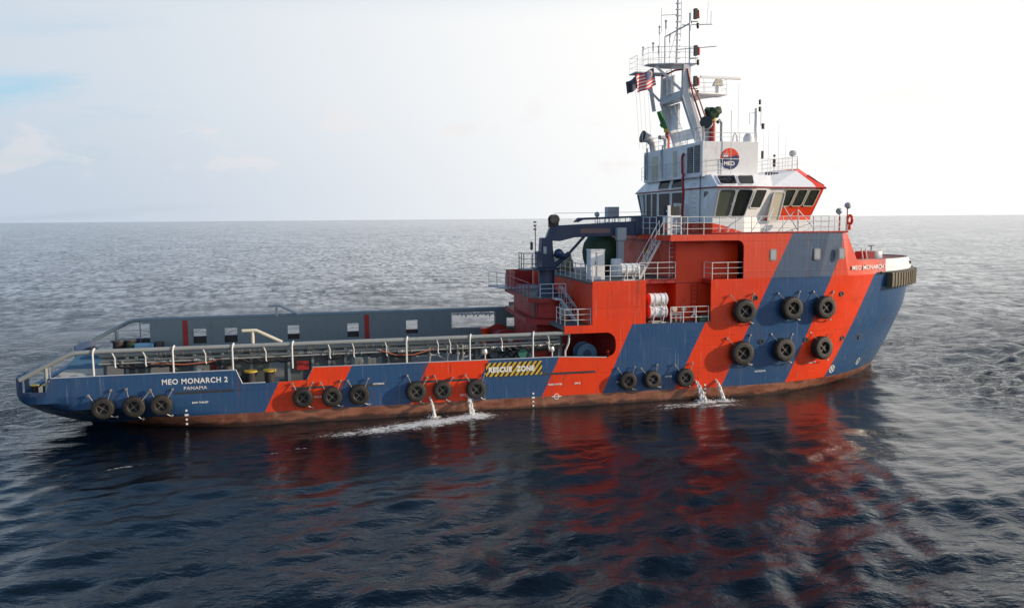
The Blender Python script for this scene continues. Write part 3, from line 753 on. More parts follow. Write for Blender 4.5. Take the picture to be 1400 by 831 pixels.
# ---- aft tower (crane house) and platforms
tower = MB()
tower.box(28.9, 31.1, -2.9, 3.5, 1.9, 6.0)
tower.build('crane_house', m_dred, ship)
MB().lathe([(1.0, 4.75), (1.0, 5.8)], (29.9, -2.6, 0), 'z', 24).build('rounded_turret', m_dred, ship, smooth=True)
mb = MB(); mb.slab([(28.35, -2.9), (28.9, -3.75), (31.1, -3.75), (31.1, 5), (28.6, 5.2)], 5.75, 6.0); mb.build('crane_platform', m_dred, ship)
mb = MB(); mb.slab([(28.4, -2.95), (28.93, -3.7), (31.08, -3.7), (31.08, 4.9), (28.7, 5.1)], 6.0, 6.06); mb.build('platform_plating', m_deck, ship)
mb = MB(); mb.slab([(28.2, -2.9), (28.6, -3.75), (29.5, -4.2), (31.1, -4.2), (31.1, 5), (28.6, 5)], 4.4, 4.72); mb.build('lower_platform', m_dred, ship)
mb = MB(); mb.slab([(28.3, 3.5), (27.6, 6.3), (31.1, 7.0), (31.1, 3.5)], 6.05, 6.15); mb.build('port_platform', m_lgrey, ship)
MB().box(28.86, 28.9, -2.6, -2.15, 4.75, 5.65).build('tower_doorway', m_dark, ship)  # dark sheet on the solid wall, painting the shade of the door opening
mb = MB(); mb.box(29.0, 29.1, 3.7, 6.6, 6.15, 7.25); mb.box(29.1, 31, 6.55, 6.65, 6.15, 7.25); mb.build('port_screen', m_dred, ship)
# white mesh basket with a pile in it, beside the stair
mb = MB(); 
for x in (30.05, 31.0): mb.box(x, x+.05, -4.15, -4.1, 4.72, 5.75)
mb.box(30.05, 31.05, -4.15, -4.1, 5.72, 5.77); mb.build('net_frame', m_rail, ship)

# ---- railings
def railing(pts, h=1.0, gap=1.15, bars=3, r=.025, m=None, name='railing', parent=None):
    mb = MB(); pts = [Vector(p) for p in pts]
    for k in range(bars):
        z = h*(k+1)/bars
        mb.tube([p+Vector((0, 0, z)) for p in pts], r if k == bars-1 else r*.75, 6)
    for a, b_ in zip(pts[:-1], pts[1:]):
        n = max(1, round((b_-a).length/gap))
        for i in range(n+1):
            q = a.lerp(b_, i/n); mb.tube([q, q+Vector((0, 0, h))], r*1.05, 6)
    return mb.build(name, m or m_rail, parent or ship, smooth=False)
railing([(31.15, -7.4, 7.26), (34.35, -7.4, 7.26)], .95)
railing([(31.12, -7.4, 7.26), (31.12, 7.2, 7.26)], .95)
railing([(34.5, -6.2, 7.26), (36.85, -6.2, 7.26)], 1.0)
railing([(38.7, -6.3, 7.25), (38.7, -7.4, 7.25), (40.75, -7.4, 7.25)], 1.0, 1.0)
railing([(28.95, -3.65, 6.06), (30.6, -3.65, 6.06)], .85, .8)
railing([(28.4, -2.9, 6.06), (28.62, 5, 6.06)], .9, m=m_dred)
railing([(27.65, 6.2, 6.15), (28.3, 3.6, 6.15)], 1.0)
railing([(29.45, -7.35, 4.74), (31.05, -7.35, 4.74)], .95, .8)
railing([(29.45, -7.35, 4.74), (29.45, -5.6, 4.74)], .95, .9)
railing([(36.05, -7.4, 4.68), (38.5, -7.4, 4.68)], .95, .9)
# stairs
def stair(a, b_, w, n, m, name='stair', handrail=True):
    a, b_ = Vector(a), Vector(b_); mb = MB(); d = b_-a; side_ = Vector((0, 1, 0))*w/2
    for s_ in (-1, 1):
        mb.beam(a+side_*s_, b_+side_*s_, .04, .16)
        if handrail:
            mb.tube([a+side_*s_+Vector((0, 0, .85)), b_+side_*s_+Vector((0, 0, .85))], .025, 6)
            for i in range(4):
                q = a.lerp(b_, i/3)+side_*s_; mb.tube([q, q+Vector((0, 0, .85))], .02, 6)
    for i in range(n):
        q = a.lerp(b_, (i+.5)/n); mb.box(q.x-.1, q.x+.1, q.y-w/2, q.y+w/2, q.z-.015, q.z+.015)
    return mb.build(name, m, ship)
stair((34.7, -5.4, 7.26), (36.25, -5.4, 9.95), .7, 10, m_rail)
stair((30.05, -4.35, 6.0), (30.75, -5.3, 4.74), .5, 6, m_lgrey)
MB().box(29.7, 30.1, -4.6, -3.7, 5.98, 6.05).build('stair_landing', m_rail, ship)
def ladder(x, y, z0, z1, m, w=.4, axis_='x'):
    mb = MB()
    d = (w, 0) if axis_ == 'x' else (0, w)
    for s_ in (0, 1): mb.tube([(x+d[0]*s_, y+d[1]*s_, z0), (x+d[0]*s_, y+d[1]*s_, z1)], .022, 6)
    z = z0+.15
    while z < z1: mb.tube([(x, y, z), (x+d[0], y+d[1], z)], .015, 5); z += .28
    return mb.build('ladder', m, ship)
ladder(36.82, -6.0, 7.3, 9.9, m_dred, .5, 'y'); ladder(36.55, -5.95, 7.3, 10.8, m_rail, .42); ladder(37.9, -6.26, 4.7, 7.0, m_dred)

# ---- bridge deck
mb = MB(); bd = [(35.95, -7.5)] + [(40.8, -7.45), (44, -7.44), (46.3, -7.38), (47.4, -7.14), (47.9, -6.85), (48.6, -4), (48.8, 0), (48.6, 4), (47.9, 6.85), (47.4, 7.14), (46.3, 7.38), (35.8, 7.45)]
mb.slab([(35.98, -7.46)]+[(x-.04*(x > 45), y*.995) for x, y in bd[1:]], 9.60, 9.90); mb.build('bridge_deck', m_red, ship)
mb = MB(); mb.slab([(36.0, -7.45)]+[(x-.06, y*.99) for x, y in bd[1:]], 9.903, 9.93); mb.build('bridge_deck_plating', m_deck, ship)
strip = [(35.95, 9.95), (40.8, 9.95), (40.8, 7.25), (40.78, 9.0)] 
edge = [(35.95, 9.58), (35.95, 9.95), (40.8, 9.95), (40.8, 7.25), (40.72, 7.25), (40.72, 9.0)] + arc(40.3, 9.16, .42, 0, 90, 5)
for sgn in (-1, 1):
    MB().plate(edge, sgn*7.5, -sgn*.09).build('deck_edge_plate', m_hull, ship)
# upper forecastle block with sloping front
bot = [(40.8, -7.5), (44, -7.5), (46.0, -hb(46.0, 7.25)-.02), (48.2, -hb(48.2, 7.25)-.01), (49.4, -hb(49.4, 7.25)-.01), (50.1, -4), (50.3, 0)]
top = [(40.8, -7.5), (44, -7.5), (46.5, -7.46), (47.6, -7.2), (48.12, -6.9), (48.8, -4), (49.0, 0)]
bot = bot + [(x, -y) for x, y in reversed(bot[:-1])]; top = top + [(x, -y) for x, y in reversed(top[:-1])]
n = len(bot)
mb = MB(); mb.add([(x, y, 7.22) for x, y in bot]+[(x, y, 9.95) for x, y in top], [(i, i+1, i+1+n, i+n) for i in range(n-1)])
MBK = mb.build('upper_forecastle', m_hull, ship, fix=True)
def rrect(x0, x1, z0, z1, r):
    return arc(x1-r, z0+r, r, -90, 0, 4)+arc(x1-r, z1-r, r, 0, 90, 4)+arc(x0+r, z1-r, r, 90, 180, 4)+arc(x0+r, z0+r, r, 180, 270, 4)
for x in (42.45, 45.45, 47.2):
    yy = -7.5 if x < 46 else -7.44
    w_ = MB().plate(rrect(x, x+.46, 8.3, 9.02, .12), yy-.02, .04).build('scuttle_cover', m_pgrey, ship)
    MB().plate(rrect(x+.07, x+.39, 8.38, 8.94, .08), yy-.03, .012).build('scuttle_pane', m_lgrey, w_)
railing([(36.0, -7.42, 9.95), (46.5, -7.4, 9.95), (47.9, -7.1, 9.95), (48.75, -4, 9.95), (48.9, 0, 9.95), (48.75, 4, 9.95)], 1.05, 1.05)
railing([(36.05, -7.42, 9.95), (36.05, -6.2, 9.95)], 1.05)
railing([(36.15, -4.8, 9.95), (36.15, 7.3, 9.95), (39, 7.4, 9.95)], 1.05)
MB().tube([(38.6, -7.46, 10.02), (46.6, -7.46, 10.02), (48.0, -7.15, 10.02)], .06, 6).build('red_pipe', m_dred, ship, smooth=True)
# braces of the forward starboard rail
mb = MB()
for a, b_ in (((42.0, -7.35, 9.95), (43.2, -6.5, 11.5)), ((43.4, -7.35, 11.6), (44.6, -7.2, 9.95)), ((43.0, -7.3, 9.95), (44.2, -7.2, 11.3)), ((44.4, -7.3, 11.4), (45.6, -7.3, 10.2)), ((44.4, -7.3, 9.95), (44.4, -7.3, 11.4)), ((41.2, -7.3, 9.95), (42.3, -6.7, 11.0)), ((39.6, -7.4, 9.95), (39.9, -7.4, 10.6))):
    mb.tube([a, b_], .03, 6)
mb.build('davit_frame', m_rail, ship, smooth=True)

# ================================================================= WHEELHOUSE
def ringpts(half):  # half: list from aft centre line to bow centre line (starboard y<0)
    return half + [(x, -y, *rest_) for x, y, *rest_ in reversed(half[1:-1])]
base = [(39.2, 0), (39.2, -4.6), (39.4, -5.9), (41.55, -5.9), (42.9, -5.4), (46.7, -5.0), (47.35, -3.6), (47.7, 0)]
sill = base
eave = [(39.2, 0), (39.2, -4.6), (39.3, -6.75), (41.75, -6.8), (43.3, -6.1), (47.2, -5.6), (48.15, -4.1), (48.6, 0)]
roofp = [(39.4, 0), (39.4, -4.9), (39.6, -5.2), (42.6, -5.1), (44.0, -4.6), (46.1, -4.2), (46.9, -3.1), (47.1, 0)]
roofz = [13.62, 13.62, 13.62, 13.62, 13.62, 13.95, 14.15, 14.2]
def loft(mb, rings, closed_top=True):
    n = len(rings[0]); vs = [p for r_ in rings for p in r_]
    fs = [(k*n+i, k*n+(i+1) % n, (k+1)*n+(i+1) % n, (k+1)*n+i) for k in range(len(rings)-1) for i in range(n)]
    if closed_top:
        fs.append(tuple((len(rings)-1)*n+i for i in range(n)))
    mb.add(vs, fs)
Rb = ringpts([(x, y, 9.93) for x, y in base]); Rs = ringpts([(x, y, 11.0) for x, y in sill]); Re = ringpts([(x, y, 12.75) for x, y in eave])
Rr = ringpts([(x, y, z) for (x, y), z in zip(roofp, roofz)])
mb = MB(); loft(mb, [Rb, Rs, Re], False); n = len(Re)
# small eave lip then sloped roof
lip = [(x+(.12 if x > 44 else -.06 if x < 40 else .0), y*1.015, z) for x, y, z in Re]
loft(mb, [Re, [(a, b_, 12.75) for a, b_, c in lip], [(a, b_, 12.84) for a, b_, c in lip], Rr], False)
vs = Rr; c = (43, 0, 13.72)
mb.add(list(vs)+[c], [(i, (i+1) % n, n) for i in range(n)])
wheelhouse = mb.build('wheelhouse', m_house, ship)
MB().tube([Vector((a, b_, 12.80))+Vector((0, -.03 if b_ < 0 else .03, 0)) for a, b_, c in lip]+[Vector(lip[0][:2]+(12.80,))], .045, 6).build('eave_rail', m_dred, wheelhouse, smooth=True)

def quad_pt(q, u, v):
    a, b_, c, d = [Vector(p) for p in q]      # a,b bottom; d,c top
    return (a.lerp(b_, u)).lerp(d.lerp(c, u), v)
def window(q, u0, u1, v0, v1, m=m_glass, parent=None, name='window', frame=m_white, rnd=.18, off=.02, fw_=.07):
    """rounded window on the bilinear wall panel q (bottom-left, bottom-right, top-right, top-left)"""
    a = quad_pt(q, (u0+u1)/2, .5); e1 = (quad_pt(q, u1, .5)-quad_pt(q, u0, .5)); e2 = quad_pt(q, .5, v1)-quad_pt(q, .5, v0)
    nrm = e1.cross(e2).normalized(); lw, lh = e1.length, e2.length
    def ringo(ins, o_):
        pts = []; r_ = max(.01, rnd-ins)
        for cx, cy, a0 in ((lw-r_-ins, r_+ins, -90), (lw-r_-ins, lh-r_-ins, 0), (r_+ins, lh-r_-ins, 90), (r_+ins, r_+ins, 180)):
            for i in range(5):
                an = R(a0+90*i/4); px, py = cx+r_*math.cos(an), cy+r_*math.sin(an)
                pts.append(quad_pt(q, u0+(u1-u0)*px/lw, v0+(v1-v0)*py/lh)+nrm*o_)
        return pts
    rnd_ = rnd
    o1, o2, o3, o4 = ringo(-fw_, 0.0), ringo(-fw_, off+.03), ringo(0, off+.03), ringo(0, 0.002)
    mb = MB(); k = len(o1); vs = o1+o2+o3+o4
    mb.add(vs, [(r_*k+i, r_*k+(i+1) % k, (r_+1)*k+(i+1) % k, (r_+1)*k+i) for r_ in range(3) for i in range(k)])
    fr = mb.build('window', frame, parent or wheelhouse, fix=False)
    g = ringo(.0, off*.5); MB().add(g, [tuple(range(len(g)))]).build('pane', m, fr, fix=False)
    return fr
def panel(i, lo, hi): # panel between corner i and i+1
    return [lo[i], lo[i+1], hi[i+1], hi[i]]
# aft wall (left of the near corner in view): corners run 0..; on the starboard side the outward normal needs order reversed aft
AW = [(39.2, 4.6, 11.0), (39.2, -4.6, 11.0), (39.2, -4.6, 12.75), (39.2, 4.6, 12.75)]
for u0, u1, v0 in ((.27, .48, .06), (.52, .73, .06)): window(AW, u0, u1, v0, .93, rnd=.15, fw_=.05)
for u0, u1 in ((.015, .115), (.135, .235)): window(AW, u0, u1, .02, .95, rnd=.05, fw_=.04)
SP = [(39.2, -4.6, 11.0), (39.4, -5.9, 11.0), (39.3, -6.75, 12.75), (39.2, -4.6, 12.75)]
window(SP, .22, .5, .35, .9, m_curtain, rnd=.08)
PP = [(39.4, 5.9, 11.0), (39.2, 4.6, 11.0), (39.2, 4.6, 12.75), (39.3, 6.75, 12.75)]
for i in range(3): window(PP, .06+.31*i, .32+.31*i, .04, .95, m_lgrey if i == 1 else m_glass, rnd=.05, fw_=.04)
SS = [Rs[2], Rs[3], Re[3], Re[2]]
window(SS, .06, .50, .0, .94, m_curtain, fw_=.05); window(SS, .56, .97, .0, .94, m_glass2, fw_=.05)
S2 = [Rs[3], Rs[4], Re[4], Re[3]]
window(S2, .10, .72, .32, .94, m_glass2, rnd=.12, fw_=.05)
S3 = [Rs[4], Rs[5], Re[5], Re[4]]
for u0, u1 in ((.28, .47), (.52, .70), (.75, .94)): window(S3, u0, u1, .38, .95, m_glass2, rnd=.1, frame=m_cream, fw_=.05)
window([Rs[5], Rs[6], Re[6], Re[5]], .10, .90, .08, .94, m_glass2, rnd=.1, frame=m_red)
for i in (6,): 
    q = [Rs[6], Rs[7], Re[7], Re[6]]
    window(q, .05, .45, .12, .92, rnd=.1, frame=m_red); window(q, .52, .94, .12, .92, rnd=.1, frame=m_red)
# skylight windows on the sloped roof
LS = [lip[i][:2]+(12.84,) for i in range(n)]
window([LS[2], LS[3], Rr[3], Rr[2]], .10, .52, .12, .88, frame=m_white, rnd=.14, off=.04, fw_=.04); window([LS[2], LS[3], Rr[3], Rr[2]], .58, .95, .12, .88, rnd=.14, off=.04, fw_=.04)
AR = [lip[n-1][:2]+(12.84,), lip[1][:2]+(12.84,), Rr[1], Rr[n-1]]
for u0, u1 in ((.27, .47), (.51, .71)): window(AR, u0, u1, .12, .85, rnd=.1, off=.05, fw_=.04)
PR = [lip[n-2][:2]+(12.84,), lip[n-1][:2]+(12.84,), Rr[n-1], Rr[n-2]]
window(PR, .2, .45, .15, .85, m_lgrey, rnd=.08)
window([LS[5], LS[6], Rr[6], Rr[5]], .15, .9, .10, .62, frame=m_dred, rnd=.06, off=.04)
# starboard side door and a lower panel
q = [(43.02, -5.4, 9.93), (46.7, -5.0, 9.93), Re[5], Re[4]]
d_ = window(q, .06, .26, .30, .90, m_cream, rnd=.1, frame=m_rail); d_.name = 'door'
MB().lathe([(.0, 0), (.09, 0), (.09, -.03), (0, -.03)], (43.62, -5.75, 12.2), 'y', 12).build('door_port', m_yel, d_)
# aft doors: open frame with dark doorway near the stair
mb = MB(); mb.box(38.95, 39.15, -2.2, -1.1, 10.0, 11.55); mb.build('doorway_box', m_dark, wheelhouse)
mb = MB(); mb.box(38.4, 39.2, -2.32, -2.22, 9.95, 11.9); mb.box(38.35, 38.45, -2.4, -1.1, 11.35, 11.45); mb.build('door_frame', m_white, wheelhouse)
# fire main riser: red pipe up the aft wall, dark cable pipe at the corner
MB().tube([(39.0, -2.4, 15.1), (39.0, -2.15, 14.9), (39.0, -2.2, 13.9), (38.95, -2.5, 13.7), (38.7, -2.9, 13.4), (38.7, -3.1, 12.6), (38.85, -2.6, 11.2), (38.9, -2.5, 10.0)], .085, 8).build('fire_main_riser', m_dred, wheelhouse, smooth=True)
MB().tube([(39.1, -4.72, 13.6), (39.1, -4.72, 9.95)], .03, 6).build('cable_pipe', m_dark, wheelhouse)
mb = MB()
for z in np.arange(10.1, 13.4, .3): mb.tube([(39.13, -3.7, z), (39.05, -3.7, z), (39.05, -4.0, z), (39.13, -4.0, z)], .015, 5)
mb.build('rung_ladder', m_lgrey, wheelhouse)

# ================================================================= FUNNEL CASING ON THE WHEELHOUSE ROOF
mb = MB(); mb.box(39.12, 42.98, -4.9, 4.9, 13.5, 15.7); casing = mb.build('upper_casing', m_white, ship, bevel=.03)
def louvre(y0, y1, z0, z1):
    mb = MB(); mb.box(39.085, 39.118, y0, y1, z0, z1); f = mb.build('louvre', m_dark, casing)
    mb = MB(); k = int((z1-z0)/.13)
    for i in range(k):
        z = z0+.02+i*(z1-z0)/k; mb.add([(39.08, y0, z), (39.08, y1, z), (39.04, y1, z+.05), (39.04, y0, z+.05), (39.08, y0, z+.06), (39.08, y1, z+.06)], [(0, 1, 2, 3), (3, 2, 5, 4)])
    mb.build('louvre_slat', m_lgrey, f, fix=False)
louvre(-3.55, -2.75, 13.8, 15.45); louvre(-4.55, -3.8, 13.8, 15.5); louvre(4.1, 4.7, 13.75, 15.5)
def plate_y(y0, y1, z0, z1, m, name, r=.2):
    MB().prism(rrect(y0, y1, z0, z1, r), lambda q, k: (39.118-.03*k, q[0], q[1])).build(name, m, casing)
plate_y(2.2, 3.3, 13.6, 15.3, m_cream, 'casing_door'); plate_y(-1.05, -.45, 13.7, 15.4, m_cream, 'vent_cover', .05)
for yy in (3.7, .9):
    MB().tube([(38.9, yy, 13.6), (38.9, yy, 15.9)], .06, 6).build('vent_pipe', m_lgrey, casing, smooth=True); MB().tube([(38.8, yy-.3, 13.6), (38.85, yy+.2, 14.7), (38.8, yy, 15.6)], .035, 6).build('vent_pipe', m_lgrey, casing, smooth=True)
# round emblem, built as thin discs
cx, cz, er = 41.0, 14.62, .64
def disc_part(name, m, test, y):
    mb = MB(); N = 40; pts = [(cx+er*math.cos(2*math.pi*i/N), cz+er*math.sin(2*math.pi*i/N)) for i in range(N)]
    pts = [p_ for p_ in pts if test(p_)]; return pts
ups = [(cx+er*math.cos(R(a)), cz+.03+er*math.sin(R(a))) for a in range(0, 181, 6)]
los = [(cx+er*math.cos(R(a)), cz-.03+er*math.sin(R(a))) for a in range(180, 361, 6)]
MB().prism(ups, lambda q, k: (q[0], -4.903-.012*k, q[1])).build('emblem_sky', m_red, casing)
m_navy = mat('emblem_navy', (.02, .035, .13), .45)
MB().prism(los, lambda q, k: (q[0], -4.903-.012*k, q[1])).build('emblem_sea', m_navy, casing)
sil = [(cx-.55, cz+.03), (cx+.632, cz+.03), (cx+.6, cz+.2), (cx+.5, cz+.18), (cx+.42, cz+.28), (cx+.33, cz+.2), (cx+.1, cz+.14), (cx-.3, cz+.1)]
MB().prism(sil, lambda q, k: (q[0], -4.916-.01*k, q[1])).build('emblem_skyline', m_navy, casing)
mb = MB()
for a in ((-.52, -.12, .12, .24), (-.44, -.40, .2, .36), (-.33, -.29, .2, .36), (-.24, -.21, .2, .52), (-.16, -.12, .2, .34)): mb.box(cx+a[0], cx+a[1], -4.93, -4.916, cz+a[2], cz+a[3])
mb.build('emblem_rig', m_sign, casing)
text_mesh('MEO', .34, 'emblem_lettering', m_sign, casing, lambda u, v, w: (cx-.42+u, -4.92-w, cz-.40+v), bold=.012, sx=1.05)
railing([(39.3, -5.15, 13.65), (46.2, -4.1, 13.75)], .95, 1.2, r=.018)
railing([(46.2, -4.1, 14.0), (46.9, -3.0, 14.15), (46.95, 3, 14.15)], .8, 1.2, r=.018)
railing([(39.25, -4.8, 15.7), (39.25, 4.8, 15.7)], .9, 1.2, r=.018)
railing([(39.3, -4.8, 15.7), (42.9, -4.8, 15.7)], .55, 1.2, 2, r=.018)
railing([(39.0, 5.0, 13.65), (38.9, -2.0, 13.65)], .95, 1.1, r=.015)
# tall whip in front of the emblem
MB().tube([(40.98, -5.1, 13.65), (40.98, -5.05, 17.6)], .02, 5).build('whip_aerial', m_rail, casing)

# ================================================================= MAST
mast = MB()
def leg_(y, w):
    m_ = MB(); m_.beam((40.55, y, 15.7), (39.35, y, 19.0), w, .62); m_.beam((39.35, y, 18.9), (39.4, y, 20.9), w*.9, .5); return m_
lg = leg_(-1.75, .34).build('mast', m_mast, ship)
for y in (1.75,): leg_(y, .34).build('mast_leg', m_mast, lg)
mb = MB(); mb.box(39.0, 39.75, -1.7, 1.7, 18.75, 19.25); mb.build('mast_crossbeam', m_mast, lg)
mb = MB(); mb.box(40.2, 40.35, -1.6, 1.6, 16.2, 16.9); mb.box(39.75, 39.9, .3, 1.6, 17.0, 18.7)
mb.box(39.45, 39.55, .4, 1.6, 19.2, 20.6); mb.build('mast_web_plate', m_white, lg)
mb = MB()
for z in np.arange(16, 20.8, .32):
    xx = 40.5-(z-15.7)*.36 if z < 19 else 39.3
    mb.tube([(xx-.35, -.35, z), (xx-.35, .45, z)], .02, 5)
for y in (-.35, .45): mb.tube([(40.15, y, 15.8), (39.0, y, 19.0), (38.95, y, 20.9)], .022, 5)
mb.build('mast_ladder', m_mast, lg)
mb = MB(); mb.slab([(36.95, -1.15), (36.95, -.5), (38.6, .2), (40.0, .2), (40.1, -1.9), (38.5, -1.75)], 20.94, 21.0); mb.slab([(36.9, .9), (36.9, 2.2), (39.2, 2.2), (39.2, .9)], 20.77, 20.84)
plat = mb.build('mast_platform', m_mast, lg)
railing([(40.0, -1.8, 21.0), (38.6, -1.8, 21.0), (37.0, -1.1, 21.0), (37.0, .0, 21.0)], 1.05, .85, r=.015, parent=plat)
railing([(37.0, .9, 20.85), (36.95, 2.15, 20.85), (39.2, 2.15, 20.85)], 1.05, .85, r=.015, parent=plat)
mb = MB(); mb.beam((37.5, -1.2, 20.85), (39.3, -1.7, 19.1), .14, .14); mb.beam((37.2, 1.7, 20.7), (39.0, 1.7, 19.0), .12, .12); mb.beam((38.2, 1.75, 20.6), (38.6, 1.75, 18.3), .2, .2)
mb.build('platform_strut', m_mast, lg)
mb = MB()
mb.tube([(39.62, -1.75, 19.2), (39.6, -1.75, 24.2)], .055, 8); mb.tube([(38.62, 0, 21), (38.62, 0, 23.0), (40.0, -1.2, 23.75)], .05, 6); mb.tube([(39.5, 0, 21), (39.55, 0, 25.9)], .09, 8); mb.tube([(39.75, 0, 23), (39.8, 0, 25.4)], .03, 6)
mb.tube([(39.7, -.3, 23.75), (41.6, -.9, 23.75)], .03, 6); mb.tube([(39.5, 0, 22.2), (41.4, -2.0, 22.1)], .03, 6); mb.tube([(38.4, 0, 24.4), (39.5, 0, 24.5)], .025, 6); mb.tube([(38.4, .1, 23.3), (38.4, .1, 24.9)], .02, 6)
mb.tube([(38.9, 0, 21.6), (39.6, 0, 23.9)], .02, 5); mb.tube([(41.5, -.9, 23.75), (41.5, -.9, 24.6)], .02, 5); mb.tube([(41.2, -.9, 23.75), (41.3, -.9, 25.2)], .012, 5); mb.tube([(40.2, -.6, 23.75), (40.2, -.6, 24.7)], .012, 5)
for z in np.arange(21.2, 25.8, .4): mb.box(39.4, 39.7, -.1, .1, z, z+.05)
mb.build('mast_pole', m_mast, lg, smooth=True)
for x, z in ((38.3, 22.4), (37.9, 22.6), (37.2, 22.3), (38.35, 23.7), (38.8, 24.1), (39.1, 23.2)):
    mb = MB(); mb.tube([(x, .3, 21.0), (x, .3, z)], .015, 5); mb.tube([(x, .3, z-.5), (x, .3, z)], .05, 6); mb.ball((x, .3, z), .09, 8); mb.build('mast_aerial', m_mast, lg)
# navigation lights: black cased lanterns on the starboard pole
m_lamp = mat('lantern_lens', (.35, .02, .02), .2)
for x, y, z in ((40.0, -1.9, 24.1), (40.0, -2.0, 21.75), (40.0, -2.0, 19.8)):
    mb = MB(); mb.box(x-.18, x+.02, y-.12, y+.12, z-.3, z+.35); ln = mb.build('navigation_lantern', m_dark, lg)
    MB().lathe([(.11, -.25), (.12, 0), (.11, .25)], (x+.1, y-.02, z), 'z', 10).build('lens', m_lamp, ln, smooth=True)
    mb = MB(); mb.lathe([(.06, -.35), (.1, -.2), (.1, 0)], (x+.1, y, z-.55), 'z', 8); mb.tube([(39.6, -1.75, z-.45), (x+.1, y, z-.45)], .03, 5); mb.build('lantern_bracket', m_dark, ln)
# red fire mains
mb = MB(); mb.tube([(40.9, -2.1, 15.9), (39.75, -2.05, 19.0), (39.55, -2.0, 19.8), (39.4, -1.9, 20.6), (38.8, -1.3, 20.6), (38.2, -.6, 20.3)], .06, 8); mb.tube([(41.2, -2.2, 15.9), (40.1, -2.15, 18.8), (39.7, -2.05, 19.6)], .045, 6)
mb.build('red_mast_pipe', m_dred, lg, smooth=True)
# forward radar platform
mb = MB(); mb.slab([(39.9, -1.2), (42.9, -.7), (42.9, .7), (39.9, 1.2)], 19.2, 19.28); mb.prism([(39.9, 19.2), (42.8, 19.2), (41.2, 18.95), (40.0, 18.5)], lambda q, k: (q[0], -.04+.08*k, q[1]))
rp = mb.build('radar_platform', m_white, lg)
railing([(40.1, -1.1, 19.28), (42.85, -.65, 19.28), (42.85, .65, 19.28), (40.1, 1.1, 19.28)], .95, .9, r=.014, parent=rp)
# halyards
mb = MB()
for x, y in ((37.2, 2.3), (37.5, 2.4), (37.9, 2.6), (38.3, 2.8)):
    mb.tube([(x, y*.8, 20.6), (x+1.2, y+1.6, 15.9)], .008, 4)
mb.build('halyard', m_mast, lg)

# radar scanner (turns on its own)
rd = thing('radar_scanner', (42.5, 0, 19.28), 'long thin white radar bar on pedestal on the forward mast platform', 'radar')
MB().tube([(42.5, 0, 19.28), (42.5, 0, 19.9)], .16, 10).build('pedestal', m_white, rd, smooth=True)
mb = MB(); mb.prism([(42.15, 19.9), (42.85, 19.9), (42.7, 20.35), (42.4, 20.35)], lambda q, k: (q[0], -.18+.36*k, q[1])); mb.build('gearbox', m_cream, rd)
mb = MB(); mb.obox((42.7, 0, 20.44), (3.1, .16, .17), Matrix.Rotation(R(4), 3, 'Z')); mb.build('scanner_bar', m_white, rd, bevel=.03)

# flags
def flag_mat(kind):
    m = bpy.data.materials.new('flag_cloth'); m.use_nodes = True
    t = NT(m.node_tree); b = m.node_tree.nodes['Principled BSDF']
    uv = t.node('ShaderNodeUVMap'); s = t.node('ShaderNodeSeparateXYZ'); t.put(s.inputs[0], uv.outputs[0]); u, v = s.outputs[0], s.outputs[1]
    if kind == 'stripe':
        st_ = t.math('GREATER_THAN', t.math('FRACT', t.math('MULTIPLY', v, 5.5)), .5)
        c = t.mix(st_, (.6, .05, .06, 1), (.7, .68, .68, 1))
        can = t.math('MULTIPLY', t.math('LESS_THAN', u, .5), t.math('GREATER_THAN', v, .47))
        c = t.mix(can, c, (.10, .11, .2, 1))
        d = t.math('ADD', t.math('POWER', t.math('MULTIPLY', t.math('SUBTRACT', u, .22), 1.5), 2.0), t.math('POWER', t.math('SUBTRACT', v, .74), 2.0))
        d2 = t.math('ADD', t.math('POWER', t.math('MULTIPLY', t.math('SUBTRACT', u, .26), 1.5), 2.0), t.math('POWER', t.math('SUBTRACT', v, .74), 2.0))
        cr = t.math('MULTIPLY', t.math('LESS_THAN', d, .035), t.math('GREATER_THAN', d2, .024))
        c = t.mix(cr, c, (.55, .5, .35, 1))
    else: c = (.09, .10, .13, 1)
    t.put(b.inputs['Base Color'], c); b.inputs['Roughness'].default_value = .85
    return m
def flag(name, hoist_top, length, height, kind, label, droop):
    N, K = 16, 10; vs = []; uvs = []
    d = Vector((-.93, -.1, -droop)).normalized()
    for i in range(N+1):
        for j in range(K+1):
            u, v = i/N, j/K
            p_ = Vector(hoist_top)+d*(u*length)+Vector((.18*(1-v), 0, -(1-v)*height)) + Vector((0, .16*math.sin(u*9+v*1.5), .06*math.sin(u*8+1)))*u**.6
            vs.append(tuple(p_)); uvs.append((u, v))
    me = bpy.data.meshes.new(name); me.from_pydata(vs, [], [(i*(K+1)+j, (i+1)*(K+1)+j, (i+1)*(K+1)+j+1, i*(K+1)+j+1) for i in range(N) for j in range(K)])
    l = me.uv_layers.new(name='UVMap')
    for lp in me.loops: l.data[lp.index].uv = uvs[lp.vertex_index]
    me.materials.append(flag_mat(kind)); me.polygons.foreach_set('use_smooth', [True]*len(me.polygons))
    o = bpy.data.objects.new(name, me); COL.objects.link(o)
    sm = o.modifiers.new('thick', 'SOLIDIFY'); sm.thickness = .01
    tag(o, label, 'flag')
flag('ensign', (37.3, -1.3, 20.72), 1.45, 1.1, 'stripe', 'red and white striped flag with dark blue corner flying beside the mast', .42)
flag('signal_flag', (36.75, .5, 20.45), .95, .75, 'dark', 'plain dark grey flag flying just aft of the striped one', .6)

